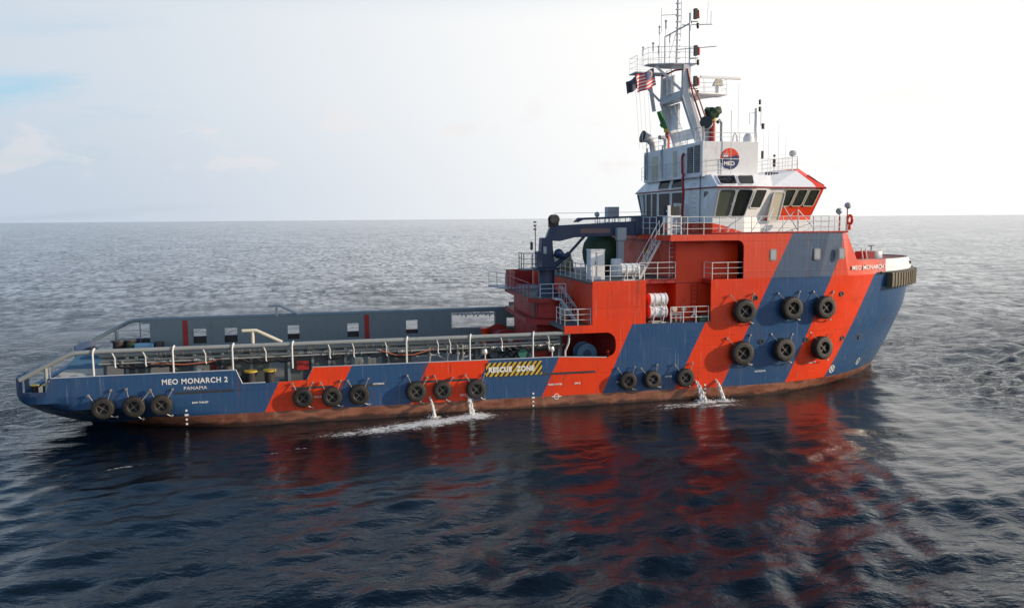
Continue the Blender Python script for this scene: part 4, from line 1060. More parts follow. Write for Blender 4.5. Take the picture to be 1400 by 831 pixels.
# fire monitors under green covers
def monitor(x, y, z, label, ang, up, ln):
    o = thing('fire_monitor', (x, y, z), label, 'fire monitor', 'fire monitors on the casing top')
    MB().tube([(x, y, z), (x, y, z+.9), (x+.02, y, z+1.35)], [.2, .2, .16], 12).build('stand', m_dred, o, smooth=True)
    MB().tube([(x, y, z+1.35), (x, y, z+1.6)], .25, 10).build('flange', m_yel, o, smooth=True)
    mb = MB(); d = Vector((math.cos(ang), -.15, up)).normalized()*ln; c = Vector((x, y, z+1.85))
    mb.ball(c, .42, 14, 1, 1, .9); mb.tube([c-d*.35, c+d*.25, c+d*.8, c+d*1.05], [.3, .38, .28, .2], 12); mb.ball(c+Vector((.3, 0, .15))*(y < 0), .3, 10); mb.ball(c+Vector((-.3, 0, .1)), .26, 10, 1, 1, 1.3)
    for v_i in range(len(mb.v)):
        v = Vector(mb.v[v_i]); k = .05*math.sin(v.x*13+v.z*9)+.04*math.sin(v.y*17+v.z*7); mb.v[v_i] = tuple(v+(v-c).normalized()*k)
    mb.build('canvas_cover', m_lgreen if y > 0 else m_green, o, smooth=True)
monitor(40.45, -3.5, 15.72, 'red fire monitor under dark green canvas beside the black exhaust mouth', R(10), .5, .45)
monitor(40.3, 3.4, 15.72, 'red fire monitor under brighter green canvas pointing up aft of the mast', R(180), 1.4, 1.1)
# exhausts
def exhaust(name, pts, r, label, mouth=m_dark, m=m_lgrey):
    o = thing(name, pts[0], label, 'exhaust')
    MB().tube(pts, r, 14).build('pipe', m, o, smooth=True)
    d = (Vector(pts[-1])-Vector(pts[-2])).normalized()
    rr_ = r[-1] if hasattr(r, '__len__') else r
    MB().tube([Vector(pts[-1])-d*.05, Vector(pts[-1])+d*.02], rr_*.93, 14).build('mouth', mouth, o)
    MB().tube([Vector(pts[-1])-d*.1, Vector(pts[-1])+d*.01], rr_*1.06, 14).build('collar', m_dark, o)
exhaust('exhaust_pipe', [(40.35, -3.0, 15.7), (40.35, -3.05, 16.5), (40.15, -3.4, 16.9), (39.85, -3.85, 17.0)], [.33, .33, .36, .38], 'thick exhaust pipe bent outboard with black mouth below the mast')
exhaust('exhaust_hood', [(39.7, 4.4, 15.7), (39.6, 4.4, 16.35), (39.3, 4.4, 16.7), (38.75, 4.4, 16.85)], [.27, .28, .33, .42], 'grey exhaust bend with wide dark hood at port aft casing corner')
exhaust('vent_pipe', [(41.05, -3.6, 15.7), (41.05, -3.6, 17.0), (40.9, -3.6, 17.15), (40.75, -3.6, 17.0)], .1, 'thin hooked grey vent pipe standing right beside the green covered monitor')
exhaust('vent_cowl', [(40.0, 3.0, 15.7), (40.0, 3.0, 16.5), (39.8, 3.0, 16.65), (39.5, 3.0, 16.65)], .14, 'small grey cowl vent between the port hood and green monitor')
mb = MB()
for x in (41.7, 42.5): mb.tube([(x-.15, -4.2, 15.7), (x-.12, -4.2, 16.1), (x, -4.2, 16.3), (x+.12, -4.2, 16.1), (x+.15, -4.2, 15.7)], .05, 8)
mb.build('gooseneck_vent', m_rail, casing, smooth=True)
# searchlight mast and satellite dome forward of the emblem
def pole_thing(name, label, cat, x, y, z0, z1, r, bits):
    o = thing(name, (x, y, z0), label, cat)
    MB().tube([(x, y, z0), (x, y, z1)], [r, r*.8], 8).build('pole', m_white, o, smooth=True)
    for nm, mb_, m in bits: mb_.build(nm, m, o, smooth=True)
    return o
pole_thing('signal_mast', 'thick white pole mast with small black lamps forward of the round emblem', 'mast', 43.25, -4.0, 13.65, 17.9, .13,
    [('lamp', MB().tube([(43.5, -4, 17.7), (43.5, -4, 18.0)], .08, 8).tube([(43.5, -4, 18.15), (43.5, -4, 18.45)], .08, 8), m_dark),
     ('lamp', MB().tube([(43.75, -4, 14.7), (43.75, -4, 15.2)], .09, 8).tube([(43.75, -4, 16.6), (43.75, -4, 16.95)], .1, 8), m_dark),
     ('bracket', MB().tube([(43.25, -4, 17.85), (43.6, -4, 18.0), (43.6, -4, 16.8)], .03, 6).tube([(42.8, -4, 16.9), (42.8, -4, 17.6), (43.2, -4, 17.6)], .025, 6), m_white)])
pole_thing('satellite_aerial', 'white rounded satellite dome on a short post beside the pole mast', 'aerial', 42.65, -4.2, 13.65, 15.4, .06,
    [('dome', MB().lathe([(.02, 16.3), (.22, 16.25), (.34, 16.0), (.36, 15.6), (.25, 15.35), (.05, 15.3)], (42.65, -4.2, 0), 'z', 16), m_white)])
pole_thing('compass_post', 'short post with dark lamp standing on the wheelhouse roof edge', 'lamp post', 44.55, -4.1, 13.7, 14.9, .04,
    [('lamp', MB().tube([(44.55, -4.1, 14.2), (44.55, -4.1, 14.7)], .1, 8).ball((44.55, -4.1, 14.9), .09, 8), m_dark)])
sl_ = pole_thing('searchlight', 'round grey searchlight on a post above the wheelhouse front', 'searchlight', 46.15, -3.6, 14.0, 14.9, .05,
    [('lamp_head', MB().lathe([(.05, -.22), (.17, -.2), (.2, 0), (.2, .1)], (46.15, -3.6, 15.1), 'y', 14), m_lgrey)])
for i, (x, z1) in enumerate(((44.5, 16.6), (45.4, 16.2), (45.45, 17.0), (42.3, 19.6), (41.2, 17.6), (43.9, 16.4))):
    lbls = ['thin white whip aerial rising behind the dark lamp post on the roof', 'shorter thin whip aerial on the forward part of the wheelhouse roof', 'taller thin whip aerial near the front of the wheelhouse roof', 'tallest thin whip aerial, between the mast and the pole mast', 'thin whip aerial directly above the round emblem', 'thin whip aerial just forward of the thick pole mast']
    y = (-3.4, -4.0, -3.0, -3.4, -4.6, -3.8)[i]
    tag(MB().tube([(x, y, 13.7), (x+.02, y, z1)], [.018, .008], 5).build('whip_aerial', m_rail), lbls[i], 'aerial', 'whip aerials on the wheelhouse roof')
for i in range(5):
    tag(MB().tube([(43.85+.2*i, -4.35, 13.6), (43.85+.2*i, -4.35, 13.72), (43.85+.2*i, -4.35, 13.73), (43.85+.2*i, -4.35, 13.82)], [.05, .05, .08, .08], 8).build('roof_vent', m_dark), ('aftmost', 'second from aft', 'middle', 'second from forward', 'foremost')[i]+' of five small dark vents along the wheelhouse roof edge', 'vent', 'small roof vents')
gt = thing('rail_gate', (36.5, -6.6, 9.95), 'white tubular gate frame with dark board at the head of the stair', 'gate')
mb = MB(); mb.box(36.12, 36.3, -6.65, -6.55, 9.95, 11.7); mb.box(36.3, 37.05, -6.63, -6.58, 11.02, 11.09); mb.box(36.3, 37.05, -6.63, -6.58, 10.45, 10.5); mb.box(36.98, 37.05, -6.63, -6.58, 9.95, 11.1); mb.build('frame', m_white, gt)
MB().box(36.35, 36.9, -6.62, -6.58, 11.1, 11.65).build('board', m_dark, gt)
# bow-corner floodlights on the bridge deck rail
def floodlight(x, y, z, h, label, ang):
    o = thing('floodlight', (x, y, z), label, 'floodlight', 'floodlights on the bridge deck rail')
    MB().tube([(x, y, z), (x, y, z+h)], .035, 6).build('post', m_dred if x > 45 else m_rail, o)
    d = Vector((math.cos(ang), math.sin(ang), -.3)).normalized(); c = Vector((x, y, z+h+.1))
    MB().tube([c-d*.14, c-d*.05, c+d*.12], [.08, .19, .2], 10).build('lamp_head', m_lgrey, o, smooth=True)
    return o
floodlight(47.35, -7.2, 9.95, 1.25, 'grey floodlight on a red post at the forward rail corner, lower of the pair', R(200))
floodlight(48.1, -6.9, 9.95, 1.6, 'grey floodlight on the taller red post at the foremost rail corner', R(30))
floodlight(36.2, 6.9, 9.95, 1.2, 'grey floodlight on the aft port rail of the bridge deck', R(120))
lb = thing('life_buoy', (48.35, -6.75, 10.5), 'red life buoy hanging on the foremost corner of the bridge deck rail', 'life buoy')
MB().lathe([(.26+.09*math.cos(R(a)), .09*math.sin(R(a))) for a in range(0, 360, 40)], (48.35, -6.8, 10.75), 'x', 20, close=True).build('ring', m_red, lb, smooth=True)
MB().tube([(48.35, -6.8, 10.1), (48.35, -6.8, 10.4)], .1, 8).build('smoke_float', m_red, lb, smooth=True)

# ================================================================= DECK CRANE
m_navy_crane = mat('navy_crane_paint', (.016, .038, .095), .45, dirt=.3, dirtcol=(.04, .04, .05))
crane = thing('deck_crane', (29.8, -2.0, 6.06), 'dark blue knuckle boom deck crane folded forward over the red house', 'crane')
mb = MB(); mb.lathe([(.75, 6.06), (.62, 6.4), (.52, 6.7), (.52, 7.75)], (29.8, -2, 0), 'z', 24); mb.build('pedestal', m_navy_crane, crane, smooth=True)
mb = MB(); mb.lathe([(.9, 7.72), (.9, 7.86)], (29.8, -2, 0), 'z', 24); mb.box(28.1, 29.6, -2.7, -1.3, 7.72, 7.8); cp = mb.build('slewing_platform', m_navy_crane, crane)
railing([(28.15, -2.65, 7.8), (28.15, -1.35, 7.8)], 1.0, .6, m=m_dark, parent=cp); railing([(28.15, -2.65, 7.8), (29.3, -2.65, 7.8)], 1.0, .6, m=m_dark, parent=cp)
mb = MB(); mb.prism([(29.3, 7.86), (30.3, 7.86), (30.15, 9.0), (30.1, 9.75), (29.42, 9.75), (29.35, 8.6)], lambda q, k: (q[0], -2.4+.8*k, q[1]))
mb.box(29.0, 29.3, -2.8, -2.1, 7.9, 8.9); mb.ball((30.45, -2.6, 8.75), .32, 12); mb.tube([(30.2, -2.6, 8.75), (30.75, -2.6, 8.6)], .22, 10); mb.build('king_post', m_navy_crane, crane, bevel=.03)
MB().box(29.5, 29.7, -2.42, -2.405, 8.75, 9.2).build('gauge_plate', m_lgrey, crane)
mb = MB(); mb.prism([(29.7, 9.6), (30.0, 10.35), (30.4, 10.52), (36.3, 10.78), (37.0, 10.75), (37.05, 9.95), (36.2, 9.85), (31.6, 9.75), (30.6, 9.52)], lambda q, k: (q[0], -2.28+.5*k, q[1])); boom = mb.build('boom', m_navy_crane, crane, bevel=.03)
mb = MB(); mb.prism([(31.6, 10.72), (31.9, 11.0), (36.4, 11.12), (37.1, 11.0), (37.0, 10.95), (36.3, 11.0), (32.2, 10.86), (31.9, 10.72)], lambda q, k: (q[0], -2.2+.35*k, q[1])); mb.box(35.7, 37.6, -2.35, -1.6, 9.95, 11.05); mb.build('folded_jib', m_navy_crane, crane, bevel=.02)
MB().box(32.0, 34.0, -2.29, -2.283, 10.02, 10.3).build('faded_board', mat('faded_sign', (.22, .13, .12), .6, dirt=.6, dirtcol=(.1, .1, .14)), boom)
mb = MB(); mb.tube([(30.3, -2.1, 7.95), (31.3, -2.1, 8.75)], .15, 10); mb.tube([(31.3, -2.1, 8.75), (32.3, -2.1, 9.8)], .09, 10); mb.tube([(30.3, -2.4, 8.9), (31.0, -2.4, 8.5)], .06, 8); mb.build('lift_cylinder', m_navy_crane, crane, smooth=True)
mb = MB(); mb.lathe([(.28, -.3), (.31, -.3), (.31, -.22), (.2, -.22), (.2, .22), (.31, .22), (.31, .3), (.28, .3)], (30.3, -2.0, 10.92), 'y', 16); mb.box(29.95, 30.6, -2.1, -1.9, 10.4, 10.9); mb.build('hoist_winch', m_dark, crane, smooth=True)
MB().tube([(30.3, -2, 11.3), (37, -2, 11.35)], .012, 4).build('hoist_wire', m_dark, crane)
mb = MB(); mb.tube([(28.75, -2.3, 9.0), (28.75, -2.3, 9.5)], .09, 8); mb.tube([(29.0, -2.3, 8.8), (29.0, -2.3, 10.6)], .03, 6); mb.build('beacon', m_dark, crane)
for z in (10.25, 10.48, 10.7): MB().tube([(28.98, -2.3, z), (28.98, -2.3, z+.1)], .1, 8).build('warning_light', m_dark, crane)
hk = MB(); hk.prism([(36.4, 8.95), (36.7, 9.05), (36.95, 8.9), (36.85, 8.6), (36.5, 8.6)], lambda q, k: (q[0], -2.1+.16*k, q[1])); hk.tube([(36.68, -2.02, 8.6), (36.72, -2.02, 8.3), (36.62, -2.02, 8.2), (36.52, -2.02, 8.3)], .05, 6); h_ = hk.build('hook_block', m_yel, crane)
MB().tube([(36.68, -2.02, 9.0), (36.7, -2.02, 10.0)], .015, 4).build('hook_wire', m_dark, h_)
cr = thing('crane_rest', (34.6, -3, 7.26), 'light grey boom rest post under the folded crane boom', 'post')
MB().box(34.45, 34.85, -2.6, -2.2, 7.26, 9.6).build('post', m_lgrey, cr); MB().box(34.35, 34.95, -2.75, -2.3, 9.55, 10.35).build('cradle', m_pale, cr)

# ================================================================= THINGS ON THE HOUSE DECKS
def lumpy(mb, c, k=.05, f=4):
    c = Vector(c)
    for i, v in enumerate(mb.v):
        v = Vector(v); d = (v-c); s_ = k*(math.sin(v.x*f+v.z*f*1.7)+math.sin(v.y*f*1.3+2+v.z*f)*.7+.5*math.sin(v.x*f*3.1+v.y*f*2.3)); mb.v[i] = tuple(v+d.normalized()*s_)
    return mb
rb = thing('covered_rescue_boat', (33.95, -.6, 7.26), 'large rounded object under dark green tarpaulin behind the white locker', 'covered boat')
mb = MB(); prof = [(.02, 10.0), (.5, 9.93), (.9, 9.7), (1.15, 9.3), (1.25, 8.8), (1.2, 8.3), (1.05, 7.8), (.85, 7.5)]
mb.lathe(prof, (33.95, -.6, 0), 'z', 32); lumpy(mb, (33.95, -.6, 8.6), .035, 4).build('tarpaulin', m_green, rb, smooth=True)
MB().box(33.2, 34.7, -1.3, .1, 7.26, 7.6).build('cradle', m_dark, rb)
tn = thing('covered_winch', (32.4, 3.2, 7.26), 'low rounded bundle under tan tarpaulin beyond the crane pedestal', 'covered winch')
mb = MB(); mb.lathe([(.02, 8.3), (.5, 8.25), (.72, 8.0), (.76, 7.7), (.74, 7.3)], (32.4, 3.2, 0), 'z', 24); lumpy(mb, (32.4, 3.2, 7.8), .03, 5); mb.lathe([(.02, 8.15), (.4, 8.1), (.5, 7.8), (.5, 7.3)], (31.4, 3.6, 0), 'z', 20); mb.build('tarpaulin', m_tan, tn, smooth=True)
MB().tube([(31.9, 3.2, 7.75), (32.9, 3.1, 7.75)], .78, 20).build('lashing', m_tan, tn)
cg = thing('covered_light', (33.0, -2.6, 7.26), 'small lamp wrapped in dark green cloth left of the big tarpaulin', 'covered lamp')
MB().tube([(32.75, -2.2, 7.26), (32.75, -2.2, 8.1)], .04, 6).build('post', m_rail, cg); lumpy(MB().ball((32.75, -2.2, 8.3), .3, 12, 1, 1, .8), (32.75, -2.2, 8.3), .03, 9).build('cloth', m_green, cg, smooth=True)
lk = thing('white_locker', (32, -5.5, 7.26), 'tall white steel locker standing by the rail on the red house', 'locker')
MB().box(31.5, 32.4, -5.9, -5.1, 7.26, 9.05).build('cabinet', m_white, lk, bevel=.03); MB().box(31.47, 32.43, -5.93, -5.07, 9.05, 9.1).build('lid', m_white, lk)
MB().box(31.9, 31.92, -5.93, -5.90, 7.4, 8.95).build('door_seam', m_lgrey, lk); MB().tube([(31.8, -5.95, 8.2), (31.8, -5.95, 8.4)], .02, 6).build('handle', m_dark, lk)
dr = thing('white_drum', (34.0, -3.6, 7.26), 'squat white cylindrical tank at the foot of the boom rest', 'tank')
MB().lathe([(.4, 7.26), (.42, 7.3), (.42, 8.3), (.38, 8.4), (0.02, 8.42)], (34.1, -3.4, 0), 'z', 20).build('shell', m_white, dr, smooth=True)
MB().lathe([(.435, 8.0), (.435, 8.06)], (34.1, -3.4, 0), 'z', 20).build('hoop', m_lgrey, dr)

def raft(label):
    o = thing('life_raft', (0, 0, 0), label, 'life raft', 'canister life rafts')
    mb = MB(); pr_ = [(.02, -.62), (.25, -.61), (.34, -.55)]
    for a in (-.5, -.2, .2, .5): pr_ += [(.36, a-.05), (.385, a-.04), (.385, a+.04), (.36, a+.05)]
    pr_ += [(.34, .55), (.25, .61), (.02, .62)]
    mb.lathe(pr_, (0, 0, .66), 'x', 22); c_ = mb.build('canister', m_white, o, smooth=True)
    mb = MB(); mb.lathe([(.02, -.63), (.25, -.625), (.345, -.56), (.345, -.5), (.0, -.5)], (0, 0, .66), 'x', 22); mb.build('red_end', m_raftred, c_, smooth=True)
    mb = MB()
    for x in (-.32, .32):
        mb.tube([(x-.1, -.33, 0), (x, -.36, .5)], .03, 6); mb.tube([(x+.1, .3, 0), (x, .36, .5)], .03, 6); mb.tube([(x, -.36, .5), (x, 0, .27), (x, .36, .5)], .035, 6)
    mb.tube([(-.45, -.33, .03), (.45, -.33, .03)], .03, 6); mb.tube([(-.45, .3, .03), (.45, .3, .03)], .03, 6); mb.build('cradle', m_rail, o)
    return o
r1 = raft('white life raft canister, lower of the stacked pair on the blue side deck'); r1.location = (35.4, -6.85, 4.68)
r2 = copy_tree(r1); r2.location = (35.4, -6.85, 5.42); r2['label'] = 'white life raft canister, upper of the stacked pair beside the red block'
r3 = copy_tree(r1); [bpy.data.objects.remove(c2) for c in list(r3.children) for c2 in list(c.children)]; r3.location = (33.55, -6.9, 7.26); r3['label'] = 'white life raft canister on top of the red block, by the rail'
# side deck clutter: valves, Y fitting, green box
yv = thing('foam_station', (37.0, -6.6, 4.68), 'white valve manifold with round caps behind the side deck rail', 'manifold')
mb = MB()
for x in (36.4, 36.7, 37.0): mb.tube([(x, -6.7, 4.68), (x, -6.7, 5.1)], .05, 8)
mb.tube([(36.3, -6.7, 5.1), (37.1, -6.7, 5.1)], .06, 8); mb.build('pipework', m_rail, yv, smooth=True)
for x in (36.55, 37.15): MB().lathe([(.02, -.1), (.15, -.09), (.17, 0), (.12, .06)], (x, -6.8, 5.45), 'y', 14).build('cap', m_cream, yv, smooth=True)
yy = MB(); yy.tube([(37.75, -7.0, 5.5), (37.75, -7.0, 5.15), (37.55, -7.0, 4.95)], .05, 8); yy.tube([(37.75, -7.0, 5.15), (37.95, -7.0, 4.95)], .05, 8)
tag(yy.build('branch_fitting', m_white, smooth=True), 'white upside down Y shaped pipe fitting on the side deck rail', 'pipe fitting')
gb = thing('green_box', (38.3, -6.9, 4.68), 'low dull green box at the right end of the side deck rail', 'box')
MB().box(38.05, 38.55, -7.2, -6.7, 4.68, 5.05).build('body', mat('dull_green_paint', (.06, .13, .08), .6), gb, bevel=.02); MB().box(38.03, 38.57, -7.22, -6.68, 5.05, 5.1).build('lid', m_dark, gb)
# pile behind white frame near the stair
lumpy(MB().ball((30.55, -3.75, 5.15), .42, 14, 1, .5, 1.05), (30.55, -3.75, 5.1), .05, 9).build('x', m_pale).name = 'net_bundle'
tag(bpy.data.objects['net_bundle'], 'bundled grey white netting behind the white frame near the stair', 'netting')

# ================================================================= MAIN DECK THINGS
def winch(x, y, z, label):
    o = thing('tugger_winch', (x, y, z), label, 'winch')
    MB().lathe([(.25, -.5), (.62, -.48), (.62, -.4), (.35, -.38), (.35, .38), (.62, .4), (.62, .48), (.25, .5)], (x, y, z+.8), 'y', 22).build('drum', m_lblue, o, smooth=True)
    MB().lathe([(.02, -.56), (.22, -.56), (.25, -.5), (.02, -.49)], (x, y, z+.8), 'y', 14).build('hub', m_blue, o, smooth=True)
    MB().box(x-.6, x+.6, y-.6, y+.6, z, z+.2).build('bedplate', m_dark, o)
winch(31.3, -5.4, 2.0, 'blue drum winch inside the dark side opening')
tag(MB().tube([(32.3, -6.9, 1.9), (32.3, -6.9, 2.9)], .05, 8).ball((32.3, -6.9, 3.02), .12, 10).build('hydrant', m_red, smooth=True), 'small red hydrant at the forward end of the side opening', 'hydrant')
ov = MB(); ov.tube([(29.55, -7.1, 2.0), (29.55, -7.1, 3.2), (29.75, -7.15, 3.7), (29.8, -7.15, 4.25)], .06, 8); tag(ov.build('filling_pipe', m_rail, smooth=True), 'bent white filling pipe rising by the aft edge of the side opening', 'pipe')

def bollard(x, y, z, label, s_=1, top=m_yel, grp='bollards'):
    o = thing('bollard', (x, y, z), label, 'bollard', grp)
    MB().lathe([(.26*s_, 0), (.26*s_, .75*s_)], (x, y, z), 'z', 16).build('post', m_hub, o, smooth=True)
    MB().lathe([(.34*s_, .75*s_), (.34*s_, .83*s_), (.02, .84*s_)], (x, y, z), 'z', 16).build('cap', top, o, smooth=True)
bollard(11.75, -6.9, 2.0, 'black bollard with yellow cap, left of the pair in the bulwark gap', 1.05)
bollard(12.75, -6.9, 2.0, 'black bollard with yellow cap, right of the pair in the bulwark gap', 1.05)
bollard(1.0, -6.85, 2.1, 'black roller with yellow rim nearest the stern corner', .62)
bollard(1.55, -6.9, 2.1, 'black roller with yellow rim second from the stern corner', .62)
bollard(2.25, 6.2, 2.0, 'dark square topped bitt beyond the deck, left of the port rail post', 1.3, m_dark)
bollard(2.95, 6.4, 2.0, 'dark square topped bitt beyond the deck, right of the port rail post', 1.3, m_dark)
bollard(.7, 6.2, 1.9, 'dark low bitt at the port stern corner under the sloping rail', .9, m_dark)
bl = thing('blue_pump_unit', (4.1, 5.5, 1.9), 'blue and green machine casing at the port aft end of the deck', 'machinery')
MB().box(3.4, 4.6, 5.4, 6.2, 1.9, 2.85).build('casing', m_lblue, bl, bevel=.05); MB().lathe([(.3, 0), (.3, 1.0)], (3.2, 5.8, 1.9), 'z', 14).build('motor', m_green, bl, smooth=True)
MB().lathe([(.3, 0), (.32, 1.0)], (4.9, 5.8, 1.95), 'z', 14).build('tank', m_dark, bl, smooth=True)
# items behind the starboard pipe run
def cabinet(x0, x1, z1, m, label, name='deck_cabinet', y=-5.9):
    o = thing(name, ((x0+x1)/2, y, 1.9), label, 'cabinet')
    MB().box(x0, x1, y-.2, y+.3, 1.9, z1).build('body', m, o, bevel=.02)
    MB().box((x0+x1)/2-.01, (x0+x1)/2+.01, y-.22, y-.2, 2.0, z1-.1).build('door_gap', m_dark, o)
    MB().tube([(x0+.3*(x1-x0), y-.23, 2.8), (x0+.3*(x1-x0), y-.23, 2.95)], .015, 5).build('handle', m_flange, o)
cabinet(17.4, 17.85, 3.15, m_cream, 'cream deck cabinet, left of the two in the long wall opening', y=-6.0)
cabinet(18.15, 18.6, 3.15, m_cream, 'cream deck cabinet, right of the two in the long wall opening', y=-6.0)
tag(MB().box(14.2, 14.85, -6.55, -6.47, 2.72, 3.2).build('red_notice_box', m_dred), 'square red notice box fixed on the wall below the pipes', 'box')
def tank(x, r, h, m, label, y=-6.0, name='deck_drum'):
    o = thing(name, (x, y, 1.9), label, 'drum')
    MB().lathe([(r, 0), (r, h), (r*.8, h+.05), (.02, h+.06)], (x, y, 1.9), 'z', 18).build('shell', m, o, smooth=True)
    MB().lathe([(r+.015, h*.5), (r+.015, h*.5+.05)], (x, y, 1.9), 'z', 18).build('hoop', m, o)
tank(9.35, .17, 1.3, m_cream, 'slim cream cylinder standing in the second wall opening')
tank(8.95, .2, 1.0, m_lgrey, 'grey drum in the second wall opening beside the cream cylinder')
tank(10.55, .26, 1.2, m_dark, 'dark drum against the grey wall above the ship name', y=-6.8)
# painted emergency sign panel glimpsed deck-wards (red/white/blue curved shapes) is a rolled fender
rf = thing('rolled_sling', (9.5, -3.8, 1.9), 'red, white and pale blue coiled sling seen through the second wall opening', 'sling')
MB().lathe([(.45, 0), (.75, 0), (.8, .5), (.75, 1.0), (.45, 1.0)], (9.9, -3.6, 1.9), 'z', 22).build('red_coil', m_dred, rf, smooth=True)
MB().lathe([(.3, 0), (.5, 0), (.5, 1.08), (.3, 1.08)], (9.9, -3.6, 1.9), 'z', 22).build('blue_coil', m_lblue, rf, smooth=True)
random.seed(21)
gear = thing('anchor_handling_gear', (26, -4.5, 1.9), 'tangled dark chain and tackle heaped behind the rescue zone rail', 'tackle')
mb = MB()
for i in range(60):
    c = Vector((random.uniform(25.0, 27.2), random.uniform(-5.6, -4.6), random.uniform(2.0, 3.3))); d = Vector((random.uniform(-.4, .4), random.uniform(-.3, .3), random.uniform(-.3, .3)))
    mb.tube([c-d, c+Vector((0, 0, .1)), c+d], random.uniform(.03, .08), 6)
mb.build('chain_heap', m_dark, gear, smooth=True)
MB().obox((25.6, -6.0, 3.25), (1.1, .1, .18), Matrix.Rotation(R(-3), 3, 'Y')).build('spreader', m_grey, gear)
gv = thing('green_valve', (27.1, -6.9, 2.0), 'round dark green valve housing behind the hazard striped panel', 'valve')
MB().lathe([(.02, -.1), (.28, -.1), (.28, .1), (.02, .1)], (27.05, -6.8, 3.15), 'y', 18).build('housing', mat('teal_paint', (.03, .16, .12), .5), gv, smooth=True); MB().box(26.9, 27.2, -6.95, -6.65, 1.95, 2.9).build('base', m_lgrey, gv)
def float_(x, z, label, y=-7.1):
    o = thing('pilot_light', (x, y, z), label, 'lamp', 'silver lamps on the bulwark')
    mb = MB(); mb.lathe([(.04, -.2), (.18, -.16), (.2, 0), (.14, .14), (.02, .18)], (x, y, z+.35), 'z', 14); mb.build('reflector', m_flange, o, smooth=True)
    MB().tube([(x+.05, y, z-.9), (x+.05, y, z+.2)], .04, 6).build('post', m_rail, o)
float_(24.7, 3.05, 'silver deck lamp on the bulwark left of the striped panel'); float_(28.7, 3.05, 'silver deck lamp on the bulwark right of the striped panel')
tag(MB().box(27.95, 28.75, -5.9, -5.8, 1.95, 3.8).build('red_door_panel', m_dred), 'dark red door leaf behind the pipes near the crane house', 'door')
for i, (x, y, h) in enumerate(((27.0, 4.6, 1.35), (28.2, 5.2, 1.1))):
    o = thing('red_capstan', (x, y, 1.9), ('red capstan at the port side, left of the two by the far wall', 'red capstan at the port side, right of the two by the far wall')[i], 'capstan', 'red capstans')
    MB().lathe([(.4, 0), (.28, .3), (.24, h-.3), (.34, h-.1), (.3, h)], (x, y, 1.9), 'z', 16).build('barrel', m_red, o, smooth=True); MB().lathe([(.45, 0), (.45, .12)], (x, y, 1.9), 'z', 16).build('base', m_dark, o)
tg = thing('towing_gear', (29, 3, 1.9), 'low red and dark towing machinery across the deck before the house', 'winch')
MB().lathe([(.3, -1.6), (.85, -1.55), (.85, -1.45), (.5, -1.4), (.5, 1.4), (.85, 1.45), (.85, 1.55), (.3, 1.6)], (28.0, 3.4, 2.6), 'y', 20).build('drum', m_dred, tg, smooth=True); MB().box(27.2, 28.8, 1.6, 5.2, 1.9, 2.2).build('bedplate', m_dark, tg)
# bow capstan
wc = thing('bow_capstan', (53.4, -2, 7.18), 'big round red and grey capstan drum on the bow deck', 'capstan')
MB().lathe([(.55, 7.18), (.72, 7.5), (.72, 8.55), (.02, 8.58)], (53.4, -2, 0), 'z', 26).build('drum', m_cream, wc, smooth=True)
MB().lathe([(.73, 7.9), (.745, 7.92), (.745, 8.5), (.73, 8.52)], (53.4, -2, 0), 'z', 26).build('band', m_lgrey, wc, smooth=True)
mb = MB(); mb.box(52.55, 53.1, -2.8, -1.4, 7.18, 8.5); mb.build('red_housing', m_dred, wc)
mb = MB(); mb.tube([(53.4, -2, 8.55), (53.4, -2, 8.9)], .04, 6); mb.tube([(53.15, -2, 8.9), (53.65, -2, 8.9)], .03, 6); mb.build('hand_wheel', m_dark, wc)
tag(MB().tube([(49.9, -6.3, 7.2), (49.55, -6.4, 8.9)], .04, 6).tube([(50.2, -6.3, 7.2), (49.85, -6.4, 8.9)], .04, 6).build('bow_ladder', m_rail), 'short inclined steps behind the bow bulwark before the sloping front', 'steps')
# box on the aft bridge rail
bx = thing('radio_box', (37, 6, 10.9), 'pale grey equipment box on legs at the aft end of the bridge deck', 'equipment box')
MB().box(36.4, 37.25, 5.0, 5.8, 11.05, 11.78).build('cabinet', m_lgrey, bx, bevel=.02)
mb = MB(); [mb.tube([(x, y, 9.95), (x, y, 11.15)], .03, 5) for x in (36.45, 37.2) for y in (5.05, 5.75)]; mb.build('frame_legs', m_rail, bx)

